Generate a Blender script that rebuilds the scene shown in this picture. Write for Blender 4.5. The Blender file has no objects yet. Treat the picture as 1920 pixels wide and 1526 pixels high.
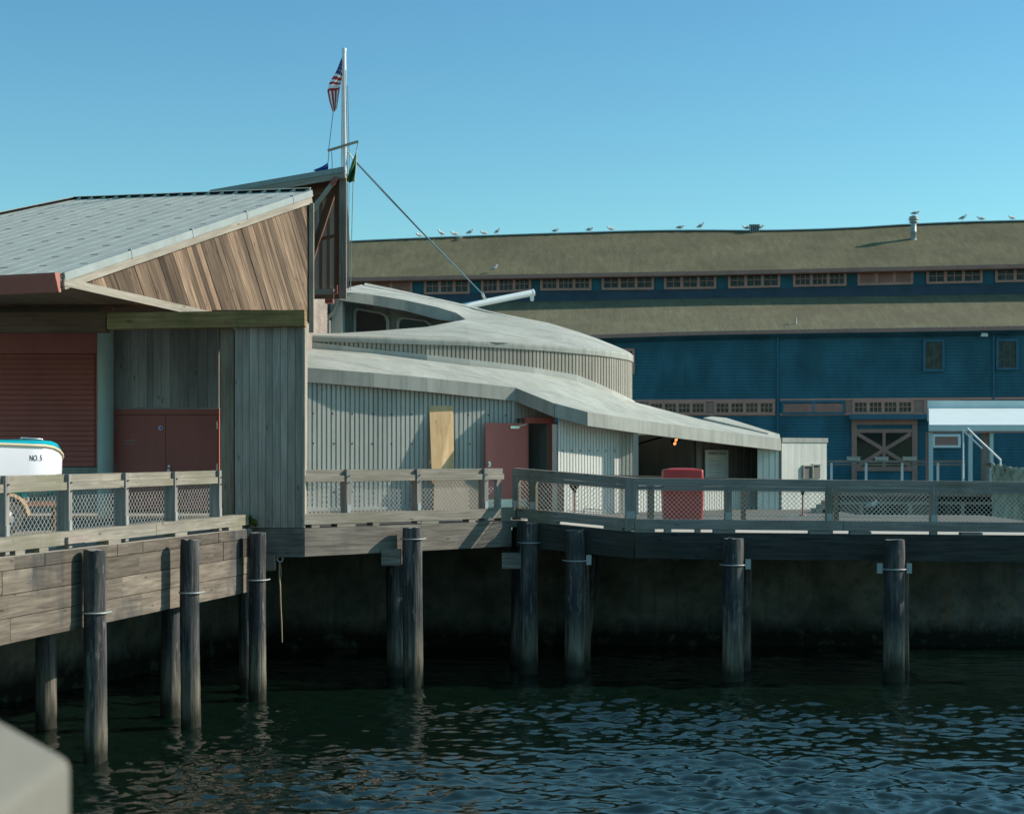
import bpy, math, random
import numpy as np
from mathutils import Vector as V
random.seed(7)
S = bpy.context.scene
COL = S.collection
F = 3000.0      # focal length in photo pixels (1920 wide)
HZ = 851.0      # horizon row of the photo
CZ = 4.75       # camera height above the water
SUN = V((1.0, 0.19, 0.60)).normalized()

def P(x, y, D):
    return V(((x - 960) * D / F, D, CZ - (y - HZ) * D / F))
def PX(x, D):
    return (x - 960) * D / F
def ZY(y, D):
    return CZ - (y - HZ) * D / F
def hit(x, y, o, n):
    d = V(((x - 960) / F, 1.0, -(y - HZ) / F)); c = V((0, 0, CZ))
    return c + d * ((o - c).dot(n) / d.dot(n))
def on_line(px, A, B):
    """plan point where the view ray of column px meets the plan line A-B"""
    k = (px - 960) / F
    dx, dy = B[0] - A[0], B[1] - A[1]
    t = (k * A[1] - A[0]) / (dx - k * dy)
    return (A[0] + dx * t, A[1] + dy * t), t
def lerp(a, b, t): return a + (b - a) * t
def interp(x, tab):
    if x <= tab[0][0]:
        (x0, y0), (x1, y1) = tab[0], tab[1]
    elif x >= tab[-1][0]:
        (x0, y0), (x1, y1) = tab[-2], tab[-1]
    else:
        for (x0, y0), (x1, y1) in zip(tab, tab[1:]):
            if x0 <= x <= x1: break
    return y0 + (y1 - y0) * (x - x0) / (x1 - x0)

# ------------------------------------------------------------------ mesh builder
class MB:
    def __init__(s): s.v = []; s.f = []; s.uv = []; s.mi = []; s.sm = []
    def add(s, pts, faces, uvs, m=0, sm=False):
        b = len(s.v); s.v += [tuple(p) for p in pts]
        for f, u in zip(faces, uvs):
            s.f.append([b + i for i in f]); s.uv.append(u); s.mi.append(m); s.sm.append(sm)
    def face(s, pts, m=0, sm=False):
        pts = [V(p) for p in pts]
        e = (pts[1] - pts[0]).normalized(); n = e.cross(pts[-1] - pts[0])
        if n.length < 1e-9: n = V((0, 0, 1))
        g = n.normalized().cross(e)
        s.add(pts, [list(range(len(pts)))], [[((p - pts[0]).dot(e), (p - pts[0]).dot(g)) for p in pts]], m, sm)
    def frame(s, o, L, W, H, m=0):
        """box from centre o with full-size axis vectors L, W, H; UV u runs along L"""
        o, L, W, H = V(o), V(L), V(W), V(H)
        pts = [o + L * (a / 2) + W * (b / 2) + H * (c / 2) for a in (-1, 1) for b in (-1, 1) for c in (-1, 1)]
        l, w, h = L.length, W.length, H.length
        ou, ov = random.random() * 20, random.random() * 20
        q = lambda a, b: [(ou, ov), (ou + a, ov), (ou + a, ov + b), (ou, ov + b)]
        faces = [[0, 4, 5, 1], [2, 3, 7, 6], [0, 2, 6, 4], [1, 5, 7, 3], [0, 1, 3, 2], [4, 6, 7, 5]]
        qt = lambda a, b: [(ou, ov), (ou, ov + b), (ou + a, ov + b), (ou + a, ov)]
        uvs = [q(l, h), [(ou, ov), (ou, ov + h), (ou + l, ov + h), (ou + l, ov)], [(ou, ov), (ou, ov + w), (ou + l, ov + w), (ou + l, ov)], q(l, w), q(h, w), q(w, h)]
        s.add(pts, faces, uvs, m)
    def bar(s, a, b, w, h, up=(0, 0, 1), m=0):
        a, b, up = V(a), V(b), V(up)
        L = b - a; side = L.cross(up).normalized(); u2 = side.cross(L).normalized()
        s.frame((a + b) / 2, L, side * w, u2 * h, m)
    def box(s, lo, hi, m=0, along=None):
        lo, hi = V(lo), V(hi); d = hi - lo
        ax = [V((d.x, 0, 0)), V((0, d.y, 0)), V((0, 0, d.z))]
        i = along if along is not None else max(range(3), key=lambda k: d[k])
        s.frame((lo + hi) / 2, ax[i], ax[(i + 1) % 3], ax[(i + 2) % 3], m)
    def prism(s, poly, vec, m=0, uax=None):
        poly = [V(p) for p in poly]; vec = V(vec); n = len(poly)
        if uax is None: uax = poly[1] - poly[0]
        uax = V(uax).normalized(); nn = vec.normalized(); vax = nn.cross(uax).normalized()
        ou, ov = random.random() * 20, random.random() * 20
        pr = lambda p: (ou + p.dot(uax), ov + p.dot(vax) + p.dot(nn))
        pts = poly + [p + vec for p in poly]
        faces = [list(range(n))[::-1], list(range(n, 2 * n))]
        for i in range(n):
            j = (i + 1) % n; faces.append([i, j, n + j, n + i])
        s.add(pts, faces, [[pr(pts[k]) for k in f] for f in faces], m)
    def grid(s, rows, m=0, sm=True, closed=False):
        nr, nc = len(rows), len(rows[0]); pts = [V(p) for r in rows for p in r]; fs, us = [], []
        uc = [0]
        for j in range(1, nc): uc.append(uc[-1] + (V(rows[0][j]) - V(rows[0][j - 1])).length)
        uc.append(uc[-1] + (V(rows[0][0]) - V(rows[0][-1])).length)
        vc = [0]
        for i in range(1, nr): vc.append(vc[-1] + (V(rows[i][0]) - V(rows[i - 1][0])).length)
        for i in range(nr - 1):
            for j in range(nc if closed else nc - 1):
                k = (j + 1) % nc
                fs.append([i * nc + j, i * nc + k, (i + 1) * nc + k, (i + 1) * nc + j])
                us.append([(uc[j], vc[i]), (uc[j + 1], vc[i]), (uc[j + 1], vc[i + 1]), (uc[j], vc[i + 1])])
        s.add(pts, fs, us, m, sm)
    def slab(s, rows, drop, m=0, sm=True):
        """a grid surface with thickness"""
        dv = V(drop); low = [[V(p) + dv for p in r] for r in rows]
        s.grid(rows, m, sm); s.grid([r[::-1] for r in low], m, sm)
        s.grid([rows[0], low[0]], m, False); s.grid([rows[-1][::-1], low[-1][::-1]], m, False)
        l = [r[0] for r in rows]; l2 = [r[0] for r in low]; s.grid([l[::-1], l2[::-1]], m, False)
        l = [r[-1] for r in rows]; l2 = [r[-1] for r in low]; s.grid([l, l2], m, False)
    def tube(s, pts, r, n=8, m=0, sm=True, caps=True):
        pts = [V(p) for p in pts]; rr = r if isinstance(r, (list, tuple)) else [r] * len(pts); rows = []
        t0 = (pts[1] - pts[0]).normalized()
        a = t0.cross(V((0, 0, 1)) if abs(t0.z) < .9 else V((1, 0, 0))).normalized()
        for i, p in enumerate(pts):
            t = (pts[min(i + 1, len(pts) - 1)] - pts[max(i - 1, 0)]).normalized()
            a = (a - t * a.dot(t)).normalized(); b = t.cross(a)
            rows.append([p + (a * math.cos(2 * math.pi * k / n) + b * math.sin(2 * math.pi * k / n)) * rr[i] for k in range(n)])
        s.grid(rows, m, sm, True)
        if caps:
            s.face(rows[0][::-1], m); s.face(rows[-1], m)
    def lathe(s, c, prof, n=16, m=0, sm=True, axis='z'):
        c = V(c); rows = []
        for r, z in prof:
            ring = []
            for k in range(n):
                a = 2 * math.pi * k / n
                ring.append(c + (V((r * math.cos(a), r * math.sin(a), z)) if axis == 'z' else V((r * math.cos(a), z, r * math.sin(a)))))
            rows.append(ring)
        s.grid(rows, m, sm, True)
        if prof[0][0] > 1e-4: s.face(rows[0][::-1], m)
        if prof[-1][0] > 1e-4: s.face(rows[-1], m)
    def ball(s, c, r, m=0, n=10, k=6):
        rx, ry, rz = r if isinstance(r, (list, tuple)) else (r, r, r); c = V(c); rows = []
        for i in range(k + 1):
            t = math.pi * i / k; q = max(math.sin(t), .001)
            rows.append([c + V((rx * q * math.cos(2 * math.pi * j / n), ry * q * math.sin(2 * math.pi * j / n), -rz * math.cos(t))) for j in range(n)])
        s.grid(rows, m, True, True)
    def build(s, name, mats, parent=None, **props):
        me = bpy.data.meshes.new(name); me.from_pydata(s.v, [], s.f)
        uvl = me.uv_layers.new(name='UVMap')
        flat = [c for f in s.uv for p in f for c in p]
        uvl.data.foreach_set('uv', flat)
        mats = mats if isinstance(mats, (list, tuple)) else [mats]
        for k in mats: me.materials.append(k)
        me.polygons.foreach_set('material_index', s.mi)
        me.polygons.foreach_set('use_smooth', s.sm)
        me.update()
        o = bpy.data.objects.new(name, me); COL.objects.link(o)
        if parent is not None:
            o.parent = parent
            if parent.type == 'EMPTY': o.location = -parent.location
        for k, x in props.items(): o[k] = x
        return o

def thing(name, label, cat, loc=(0, 0, 0), group=None):
    o = bpy.data.objects.new(name, None); COL.objects.link(o)
    o.empty_display_size = .2; o.location = loc
    o['label'] = label; o['category'] = cat
    if group: o['group'] = group
    return o
def solo(mb, name, mats, label, cat, group=None):
    o = mb.build(name, mats); o['label'] = label; o['category'] = cat
    if group: o['group'] = group
    return o
def text(name, body, size, loc, rot, mat, parent, align='LEFT', ext=.002, xs=1.):
    c = bpy.data.curves.new(name, 'FONT'); c.body = body; c.size = size; c.extrude = ext; c.align_x = align
    c.materials.append(mat)
    tmp = bpy.data.objects.new(name, c); COL.objects.link(tmp)
    me = bpy.data.meshes.new_from_object(tmp.evaluated_get(bpy.context.evaluated_depsgraph_get())); bpy.data.objects.remove(tmp)
    o = bpy.data.objects.new(name, me); COL.objects.link(o); o.rotation_euler = rot; o.scale = (xs, 1, 1)
    o.parent = parent; o.location = V(loc) - (parent.location if parent.type == 'EMPTY' else V((0, 0, 0)))
    return o

# ------------------------------------------------------------------ materials
class NG:
    def __init__(s, name):
        s.m = bpy.data.materials.new(name); s.m.use_nodes = True; s.t = s.m.node_tree
        s.b = s.t.nodes['Principled BSDF']
    def n(s, typ, **kw):
        o = s.t.nodes.new(typ)
        for k, x in kw.items():
            if k.startswith('i_'): o.inputs[k[2:].replace('_', ' ')].default_value = x
            else: setattr(o, k, x)
        return o
    def l(s, a, b): s.t.links.new(a, b)
    def coord(s, kind='Object', scale=(1, 1, 1)):
        tc = s.n('ShaderNodeTexCoord'); mp = s.n('ShaderNodeMapping'); mp.inputs['Scale'].default_value = scale
        s.l(tc.outputs[kind], mp.inputs['Vector']); return mp.outputs['Vector']
    def noise(s, vec, scale=1., detail=4., rough=.55, dist=0.):
        o = s.n('ShaderNodeTexNoise'); o.inputs['Scale'].default_value = scale; o.inputs['Detail'].default_value = detail
        o.inputs['Roughness'].default_value = rough; o.inputs['Distortion'].default_value = dist
        s.l(vec, o.inputs['Vector']); return o.outputs['Fac']
    def ramp(s, fac, stops):
        r = s.n('ShaderNodeValToRGB'); e = r.color_ramp.elements
        while len(e) < len(stops): e.new(.5)
        for k, (p, c) in zip(e, stops):
            k.position = p; k.color = (c, c, c, 1) if isinstance(c, (int, float)) else (*c, 1)
        s.l(fac, r.inputs['Fac']); return r.outputs['Color']
    def mix(s, fac, a, b, mode='MIX'):
        o = s.n('ShaderNodeMix'); o.data_type = 'RGBA'; o.blend_type = mode
        for k, x in (('Factor', fac), ('A', a), ('B', b)):
            i = [q for q in o.inputs if q.name == k and (q.type == ('VALUE' if k == 'Factor' else 'RGBA'))][0]
            if isinstance(x, (int, float)): i.default_value = x
            elif isinstance(x, tuple): i.default_value = (*x, 1)
            else: s.l(x, i)
        return [q for q in o.outputs if q.type == 'RGBA'][0]
    def bump(s, h, strength=.3, dist=.01):
        o = s.n('ShaderNodeBump'); o.inputs['Strength'].default_value = strength; o.inputs['Distance'].default_value = dist
        s.l(h, o.inputs['Height']); s.l(o.outputs['Normal'], s.b.inputs['Normal'])
    def out(s, col, rough=.8, metal=0., spec=None):
        if isinstance(col, tuple): s.b.inputs['Base Color'].default_value = (*col, 1)
        else: s.l(col, s.b.inputs['Base Color'])
        s.b.inputs['Roughness'].default_value = rough; s.b.inputs['Metallic'].default_value = metal
        if spec is not None: s.b.inputs['Specular IOR Level'].default_value = spec
        return s.m

def sc(c, k): return tuple(min(1., x * k) for x in c)
def wood(name, a, b, grain=26., island=.35, stain=None, stain_amt=.5, rough=.85, knots=True, smooth_scale=1.):
    g = NG(name); uv = g.coord('UV', (1.1 * smooth_scale, grain, 1))
    f = g.noise(uv, 1., 7., .62, .4)
    col = g.mix(g.ramp(f, [(.32, 0.), (.7, 1.)]), a, b)
    f2 = g.noise(g.coord('UV', (.55, 2.2, 1)), 1.3, 4.)
    col = g.mix(g.ramp(f2, [(.35, .0), (.72, .55)]), col, sc(a, .6))
    if stain:
        f3 = g.noise(g.coord('Object', (1, 1, .55)), .9, 5., .6)
        col = g.mix(g.ramp(f3, [(.5, 0.), (.66, stain_amt)]), col, stain)
    if knots:
        vo = g.n('ShaderNodeTexVoronoi'); vo.inputs['Scale'].default_value = 1.; vo.inputs['Randomness'].default_value = 1.
        g.l(g.coord('UV', (1.6, 5., 1)), vo.inputs['Vector'])
        col = g.mix(g.ramp(vo.outputs['Distance'], [(.05, .75), (.13, 0.)]), col, sc(a, .35))
    ge = g.n('ShaderNodeNewGeometry')
    mr = g.n('ShaderNodeMapRange'); mr.inputs['To Min'].default_value = 1 - island; mr.inputs['To Max'].default_value = 1 + island * .6
    g.l(ge.outputs['Random Per Island'], mr.inputs['Value'])
    hs = g.n('ShaderNodeHueSaturation'); g.l(col, hs.inputs['Color']); g.l(mr.outputs['Result'], hs.inputs['Value'])
    g.bump(f, .35, .012)
    return g.out(hs.outputs['Color'], rough, 0, .25)
def concrete(name, c, dark=.62, streak=.35, scale=1., rough=.9, warm=None, bump=.25, fine=26., flow=0.):
    g = NG(name); o = g.coord('Object', (scale, scale, scale))
    f1 = g.noise(o, .7, 6., .6); f2 = g.noise(o, fine, 3., .6); f3 = g.noise(g.coord('Object', (5, 5, .35)), 1., 5., .6)
    col = g.mix(g.ramp(f1, [(.3, 0.), (.7, 1.)]), sc(c, dark + .12), c)
    col = g.mix(g.ramp(f3, [(.46, 0.), (.72, streak)]), col, sc(c, dark * .62))
    if warm: col = g.mix(g.ramp(g.noise(o, 1.9, 4.), [(.5, 0.), (.7, .6)]), col, warm)
    col = g.mix(g.ramp(f2, [(.3, .22), (.6, 0.)]), col, sc(c, .55))
    if flow:
        f5 = g.noise(g.coord('Object', (.35, 1.6, 1.2)), 1.3, 7., .68, .8)
        col = g.mix(g.ramp(f5, [(.47, 0.), (.64, flow)]), col, sc(c, .55))
        f6 = g.noise(o, 3.2, 6., .7)
        col = g.mix(g.ramp(f6, [(.56, 0.), (.7, flow * .8)]), col, sc(c, .62))
    g.bump(f2, bump, .012)
    return g.out(col, rough, 0, .2)
def paint(name, c, var=.14, rough=.55, scale=1.5, spec=.3, wear=None, wear_amt=.0, bump=.08):
    g = NG(name); o = g.coord('Object', (1, 1, .5))
    col = g.mix(g.ramp(g.noise(o, scale, 6., .6), [(.3, 0.), (.7, 1.)]), sc(c, 1 - var), sc(c, 1 + var))
    if wear: col = g.mix(g.ramp(g.noise(g.coord('Object', (1, 1, .8)), 6.5, 8., .7), [(.62, 0.), (.7, wear_amt)]), col, wear)
    if bump: g.bump(g.noise(o, 30., 3.), bump, .006)
    return g.out(col, rough, 0, spec)
def metal(name, c, rough=.45, met=.6, var=.12):
    g = NG(name); o = g.coord('Object')
    return g.out(g.mix(g.ramp(g.noise(o, 2.5, 5.), [(.3, 0.), (.7, 1.)]), sc(c, 1 - var), sc(c, 1 + var)), rough, met)
def plain(name, c, rough=.6, spec=.3, emit=None, es=1.):
    g = NG(name); m = g.out(c, rough, 0, spec)
    if emit: g.b.inputs['Emission Color'].default_value = (*emit, 1); g.b.inputs['Emission Strength'].default_value = es
    return m
M = {}
M['rail'] = wood('weathered_rail_wood', (.19, .165, .13), (.385, .345, .285), 22, .25, (.16, .155, .09), .55)
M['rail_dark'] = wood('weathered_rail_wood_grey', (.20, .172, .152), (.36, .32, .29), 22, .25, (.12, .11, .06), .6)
M['post'] = wood('weathered_post_wood', (.20, .185, .165), (.37, .345, .31), 22, .25)
M['greyboard'] = wood('grey_weathered_boards', (.25, .20, .17), (.45, .375, .325), 30, .22, (.15, .12, .09), .45)
M['greyboard2'] = wood('bluish_weathered_boards', (.40, .345, .32), (.62, .56, .53), 34, .3, (.3, .24, .2), .35)
M['brownpost'] = wood('brown_grey_post', (.18, .13, .09), (.33, .255, .19), 26, .1, (.07, .07, .03), .5)
M['peakpost'] = wood('warm_grey_post', (.17, .135, .105), (.30, .25, .20), 24, .1)
M['cedar'] = wood('brown_cedar_boards', (.11, .068, .043), (.37, .26, .175), 17, .7, (.13, .07, .045), .3, smooth_scale=.8)
M['rake'] = wood('pale_rake_board', (.26, .225, .18), (.46, .41, .335), 24, .2)
M['olive'] = wood('mossy_olive_beam', (.18, .105, .04), (.36, .235, .10), 20, .15, (.10, .08, .02), .7)
M['darkbeam'] = wood('dark_brown_beam', (.12, .055, .032), (.24, .12, .075), 20, .2, None)
M['brownframe'] = wood('red_brown_frame_wood', (.16, .082, .05), (.32, .175, .11), 20, .2)
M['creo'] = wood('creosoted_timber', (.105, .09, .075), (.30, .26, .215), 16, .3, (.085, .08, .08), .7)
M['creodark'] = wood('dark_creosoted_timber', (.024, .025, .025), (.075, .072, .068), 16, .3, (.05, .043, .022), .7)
M['fender'] = wood('fender_planks', (.095, .076, .058), (.25, .205, .16), 16, .45, (.055, .055, .058), .9)
M['ply'] = wood('new_plywood', (.60, .38, .185), (.80, .56, .32), 7, 0., (.42, .27, .13), .5)
M['board'] = paint('tan_particle_board', (.34, .27, .20), .12, .9)
M['conc'] = concrete('weathered_concrete', (.42, .42, .375), .62, .5)
M['concrib'] = concrete('ribbed_concrete', (.53, .54, .49), .70, .4)
M['concdrum'] = concrete('warm_ribbed_concrete', (.40, .37, .31), .7, .45)
M['concroof'] = concrete('roof_concrete', (.47, .475, .425), .6, .25, 1., .95, (.33, .33, .26), flow=.75)
M['concdark'] = concrete('shaded_interior_concrete', (.20, .19, .165))  # darker concrete with the interior shade put into its colour
M['seawall_plain'] = concrete('algae_stained_seawall', (.085, .08, .06), .5, .7, 1., .9, (.035, .04, .018))
M['column'] = concrete('pale_green_column_concrete', (.60, .66, .61), .75, .2)
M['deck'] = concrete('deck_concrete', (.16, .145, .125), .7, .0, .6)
M['deckpale'] = concrete('lightened_deck_concrete', (.34, .31, .265), .7, .0, .6)  # left deck colour raised to bounce light onto the porch doors
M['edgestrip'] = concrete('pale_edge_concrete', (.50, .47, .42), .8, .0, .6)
M['concsunlit'] = concrete('sunlit_ribbed_concrete', (.66, .65, .60), .8, .2)  # brighter copy of the ribbed concrete, sunlight put into its colour
M['kerbstone'] = concrete('pale_stone', (.20, .19, .16), .8, .1, 3.)
M['redpaint'] = paint('oxide_red_paint', (.54, .165, .135), .1, .6, 1.2)
M['gutter'] = paint('oxide_red_gutter', (.30, .085, .065), .1, .5, 1.2)
M['hole'] = plain('tie_hole', (.03, .028, .025), .9)
M['black'] = plain('black_gap', (.012, .011, .01), .9, .05)
M['roofmetal'] = metal('galvanised_roofing', (.385, .395, .35), .65, .05, .14)
M['flash'] = metal('galvanised_flashing', (.27, .30, .29), .6, .1, .12)
M['galv'] = metal('galvanised_steel', (.34, .35, .34), .55, .3)
M['wire'] = metal('galvanised_wire', (.40, .39, .36), .6, .2)
M['wirewarm'] = metal('weathered_wire', (.64, .56, .48), .6, .2)
M['steel'] = metal('brushed_steel', (.62, .62, .6), .35, .8)
M['white'] = paint('white_paint', (.72, .75, .73), .04, .4, 1.5, .4)
M['polewhite'] = paint('white_pole_paint', (.72, .74, .74), .07, .45, 2., .4, (.4, .4, .38), .5)
M['glass'] = plain('dark_window_glass', (.022, .024, .022), .07, .18)
M['blue'] = paint('blue_clapboard_paint', (.034, .120, .158), .3, .65, .8, .2, (.05, .12, .15), .4)
M['bluetrim'] = paint('blue_trim_paint', (.045, .135, .19), .15, .6)
M['navy'] = paint('dark_blue_flashing', (.05, .068, .092), .2, .7)
M['pink'] = paint('faded_pink_trim', (.54, .255, .20), .12, .7)
M['mauve'] = paint('mauve_fascia_paint', (.37, .195, .155), .12, .7)
M['redbin'] = paint('red_plastic', (.36, .024, .022), .08, .4, 2., .5)
M['teal'] = paint('teal_gelcoat', (.0, .33, .40), .05, .25, 2., .5, bump=0)
M['hull'] = paint('white_gelcoat', (.80, .78, .82), .02, .25, 2., .5, bump=0)
M['cream'] = plain('cream_rub_rail', (.62, .52, .34), .5)
M['tan'] = paint('tan_fender_paint', (.62, .40, .23), .06, .5)
M['tyre'] = plain('tyre_rubber', (.06, .058, .055), .85)
M['rim'] = metal('wheel_rim', (.35, .34, .32), .5, .5)
M['ink'] = plain('black_lettering', (.02, .018, .018), .6)
M['whiteink'] = plain('pale_lettering', (.62, .58, .56), .7)
M['sticker'] = plain('lilac_sticker', (.62, .60, .85), .5)
M['stickerblue'] = plain('sticker_blue', (.12, .13, .55), .5)
M['sign'] = paint('pale_sign_board', (.52, .51, .46), .05, .6)
M['rope'] = plain('tan_rope', (.32, .25, .16), .95)
M['bluerope'] = plain('blue_grey_rope', (.12, .22, .27), .9)
M['line'] = plain('thin_halyard', (.22, .25, .26), .9)
M['flagred'] = plain('flag_red', (.45, .045, .05), .85)
M['flagwhite'] = plain('flag_white', (.82, .80, .80), .85)
M['flagblue'] = plain('flag_navy', (.022, .035, .15), .85)
M['pennant'] = plain('royal_blue_cloth', (.008, .05, .25), .85)
M['greencloth'] = plain('green_cloth', (.035, .12, .05), .85)
M['lamp'] = plain('lit_lamp', (.9, .4, .2), .4, .3, (1., .36, .12), .8)
M['gullw'] = plain('gull_white', (.82, .81, .78), .8)
M['gullg'] = plain('gull_grey', (.40, .39, .37), .8)
M['gullb'] = plain('gull_beak', (.35, .22, .05), .6)
M['rubble'] = concrete('rubble_stone', (.50, .49, .38), .5, .5, 2.5, .95, (.2, .22, .13), .8, 9.)
M['panelglass'] = plain('translucent_wall_panel', (.80, .74, .66), .4, .3)

def paneglass():  # brown noise patches paint reflections into the glass colour
    g = NG('painted_reflection_pane'); o = g.coord('Object', (1, 1, 1.3))
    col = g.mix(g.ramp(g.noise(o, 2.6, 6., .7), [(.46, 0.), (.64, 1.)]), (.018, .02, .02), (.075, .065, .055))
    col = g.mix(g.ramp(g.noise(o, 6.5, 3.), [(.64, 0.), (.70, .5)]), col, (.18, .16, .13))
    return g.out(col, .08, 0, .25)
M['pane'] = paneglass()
def mossroof(name, a, b, speck):
    g = NG(name); o = g.coord('Object', (1, 1, 1)); st = g.coord('Object', (1.6, .3, .3))
    f = g.noise(o, .35, 6., .62); f2 = g.noise(st, 2.2, 5., .65); f3 = g.noise(o, 9., 4., .7)
    col = g.mix(g.ramp(f, [(.3, 0.), (.68, 1.)]), a, b)
    col = g.mix(g.ramp(f2, [(.38, .42), (.66, 0.)]), col, sc(a, .6))
    col = g.mix(g.ramp(f3, [(.3, .4), (.62, 0.)]), col, sc(a, .6))
    col = g.mix(g.ramp(g.noise(g.coord('Object', (2.2, .8, .8)), 1.6, 6., .75), [(.665, 0.), (.70, .7)]), col, speck)
    g.bump(f3, .5, .08)
    return g.out(col, .95, 0, .1)
M['moss'] = mossroof('mossy_felt_roof', (.145, .125, .078), (.225, .20, .115), (.45, .43, .36))
M['moss2'] = mossroof('mossy_lower_roof', (.175, .152, .098), (.25, .222, .138), (.3, .28, .2))

def pilemat():
    g = NG('creosoted_pile'); tc = g.n('ShaderNodeTexCoord'); ge = g.n('ShaderNodeNewGeometry')
    mp = g.n('ShaderNodeMapping'); mp.inputs['Scale'].default_value = (14, 14, .8); g.l(tc.outputs['Object'], mp.inputs['Vector'])
    f = g.noise(mp.outputs['Vector'], 1., 6., .65)
    col = g.mix(g.ramp(f, [(.38, 0.), (.62, 1.)]), (.020, .020, .021), (.12, .115, .11))
    f2 = g.noise(g.coord('Object', (3, 3, 1.1)), 1., 5.)
    col = g.mix(g.ramp(f2, [(.42, 0.), (.6, .85)]), col, (.020, .024, .028))
    f4 = g.noise(g.coord('Object', (7, 7, 1.6)), 1., 6., .7)
    col = g.mix(g.ramp(f4, [(.56, 0.), (.66, .8)]), col, (.21, .19, .165))
    sep = g.n('ShaderNodeSeparateXYZ'); g.l(ge.outputs['Position'], sep.inputs[0])
    ad = g.n('ShaderNodeMath'); ad.operation = 'MULTIPLY_ADD'; ad.inputs[1].default_value = 1.; g.l(sep.outputs['Z'], ad.inputs[0])
    nz = g.n('ShaderNodeMath'); nz.operation = 'MULTIPLY'; nz.inputs[1].default_value = .9; g.l(g.noise(g.coord('Object', (5, 5, .6)), 1., 4.), nz.inputs[0])
    g.l(nz.outputs[0], ad.inputs[2])
    mr = g.n('ShaderNodeMapRange'); mr.inputs['From Min'].default_value = 0.; mr.inputs['From Max'].default_value = 4.
    g.l(ad.outputs[0], mr.inputs['Value'])
    band = g.ramp(mr.outputs['Result'], [(0., .8), (.2, .75), (.3, .5), (.45, 0.)])
    col = g.mix(band, col, g.mix(g.ramp(f, [(.35, 0.), (.65, 1.)]), (.07, .06, .042), (.27, .23, .165)))
    wet = g.ramp(mr.outputs['Result'], [(.16, 1.), (.20, .55), (.26, .0)])
    col = g.mix(wet, col, (.022, .022, .013))
    g.bump(f, .9, .03)
    return g.out(col, .75, 0, .3)
M['pile'] = pilemat()
def seawallmat():
    g = NG('tide_stained_seawall'); ge = g.n('ShaderNodeNewGeometry'); sep = g.n('ShaderNodeSeparateXYZ'); g.l(ge.outputs['Position'], sep.inputs[0])
    o = g.coord('Object', (1, 1, 1)); st = g.coord('Object', (3.5, 3.5, .22))
    col = g.mix(g.ramp(g.noise(o, 1.1, 6.), [(.3, 0.), (.7, 1.)]), (.055, .052, .043), (.185, .172, .14))
    col = g.mix(g.ramp(g.noise(st, 1., 6., .65), [(.55, 0.), (.72, .6)]), col, (.20, .11, .05))
    col = g.mix(g.ramp(g.noise(st, 1.7, 6., .65), [(.55, 0.), (.7, .5)]), col, (.05, .05, .035))
    col = g.mix(g.ramp(g.noise(o, 3.4, 6., .7), [(.5, 0.), (.66, .65)]), col, (.05, .06, .045))
    ad = g.n('ShaderNodeMath'); ad.operation = 'MULTIPLY_ADD'; ad.inputs[1].default_value = .5; g.l(g.noise(g.coord('Object', (2.6, 2.6, 1.4)), 1.6, 7., .7), ad.inputs[0]); g.l(sep.outputs['Z'], ad.inputs[2])
    col = g.mix(g.ramp(ad.outputs[0], [(.55, 1.), (1.15, .0)]), col, g.mix(g.ramp(g.noise(o, 3., 5.), [(.55, 0.), (.72, 1.)]), (.010, .012, .008), (.07, .075, .05)))
    g.bump(g.noise(o, 7., 5.), .5, .05)
    return g.out(col, .9, 0, .2)
M['seawall'] = seawallmat()
def watermat():
    g = NG('harbour_water')
    g.bump(g.noise(g.coord('Object', (1, .8, 1)), 16., 3., .5), .10, .03)
    m = g.out((.003, .0095, .006), .025, 0, .5); g.b.inputs['IOR'].default_value = 1.75
    return m
M['water'] = watermat()
# ------------------------------------------------------------------ camera, world, sun
cam = bpy.data.cameras.new('camera'); co = bpy.data.objects.new('camera', cam); COL.objects.link(co)
co.location = (0, 0, CZ); co.rotation_euler = (math.radians(90), 0, 0)
cam.sensor_width = 36; cam.lens = 36 * F / 1920; cam.shift_y = (HZ - 763) / 1920; cam.clip_end = 6000; cam.clip_start = .1
cam.dof.use_dof = True; cam.dof.focus_distance = 35; cam.dof.aperture_fstop = 2.1
S.camera = co
W = bpy.data.worlds.new('World'); S.world = W; W.use_nodes = True
wt = W.node_tree; sky = wt.nodes.new('ShaderNodeTexSky'); sky.sky_type = 'NISHITA'; sky.sun_disc = False
sky.sun_elevation = math.asin(SUN.z); sky.sun_rotation = math.atan2(SUN.x, SUN.y)
sky.altitude = 0; sky.air_density = 1.0; sky.dust_density = .2; sky.ozone_density = 2.0
bg = wt.nodes['Background']; bg.inputs['Strength'].default_value = .09
tint = wt.nodes.new('ShaderNodeMix'); tint.data_type = 'RGBA'; tint.blend_type = 'MULTIPLY'; tint.inputs[0].default_value = 1.
geo = wt.nodes.new('ShaderNodeTexCoord'); sp_ = wt.nodes.new('ShaderNodeSeparateXYZ'); wt.links.new(geo.outputs['Generated'], sp_.inputs[0])
gr = wt.nodes.new('ShaderNodeValToRGB'); wt.links.new(sp_.outputs['Z'], gr.inputs['Fac'])
el = gr.color_ramp.elements; el[0].position = .10; el[0].color = (.66, 1.07, .98, 1); el[1].position = .27; el[1].color = (.54, .97, 1.01, 1)
e3 = el.new(.42); e3.color = (.95, 1.5, 1.25, 1)
wt.links.new(gr.outputs['Color'], tint.inputs[7])
wt.links.new(sky.outputs[0], tint.inputs[6]); wt.links.new(tint.outputs[2], bg.inputs['Color'])
sl = bpy.data.lights.new('sun', 'SUN'); sl.energy = 3.6; sl.angle = math.radians(.53); sl.color = (1., .93, .82)
so = bpy.data.objects.new('sun', sl); COL.objects.link(so); so.rotation_euler = SUN.to_track_quat('Z', 'Y').to_euler()
so.location = (40, 10, 30)
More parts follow.
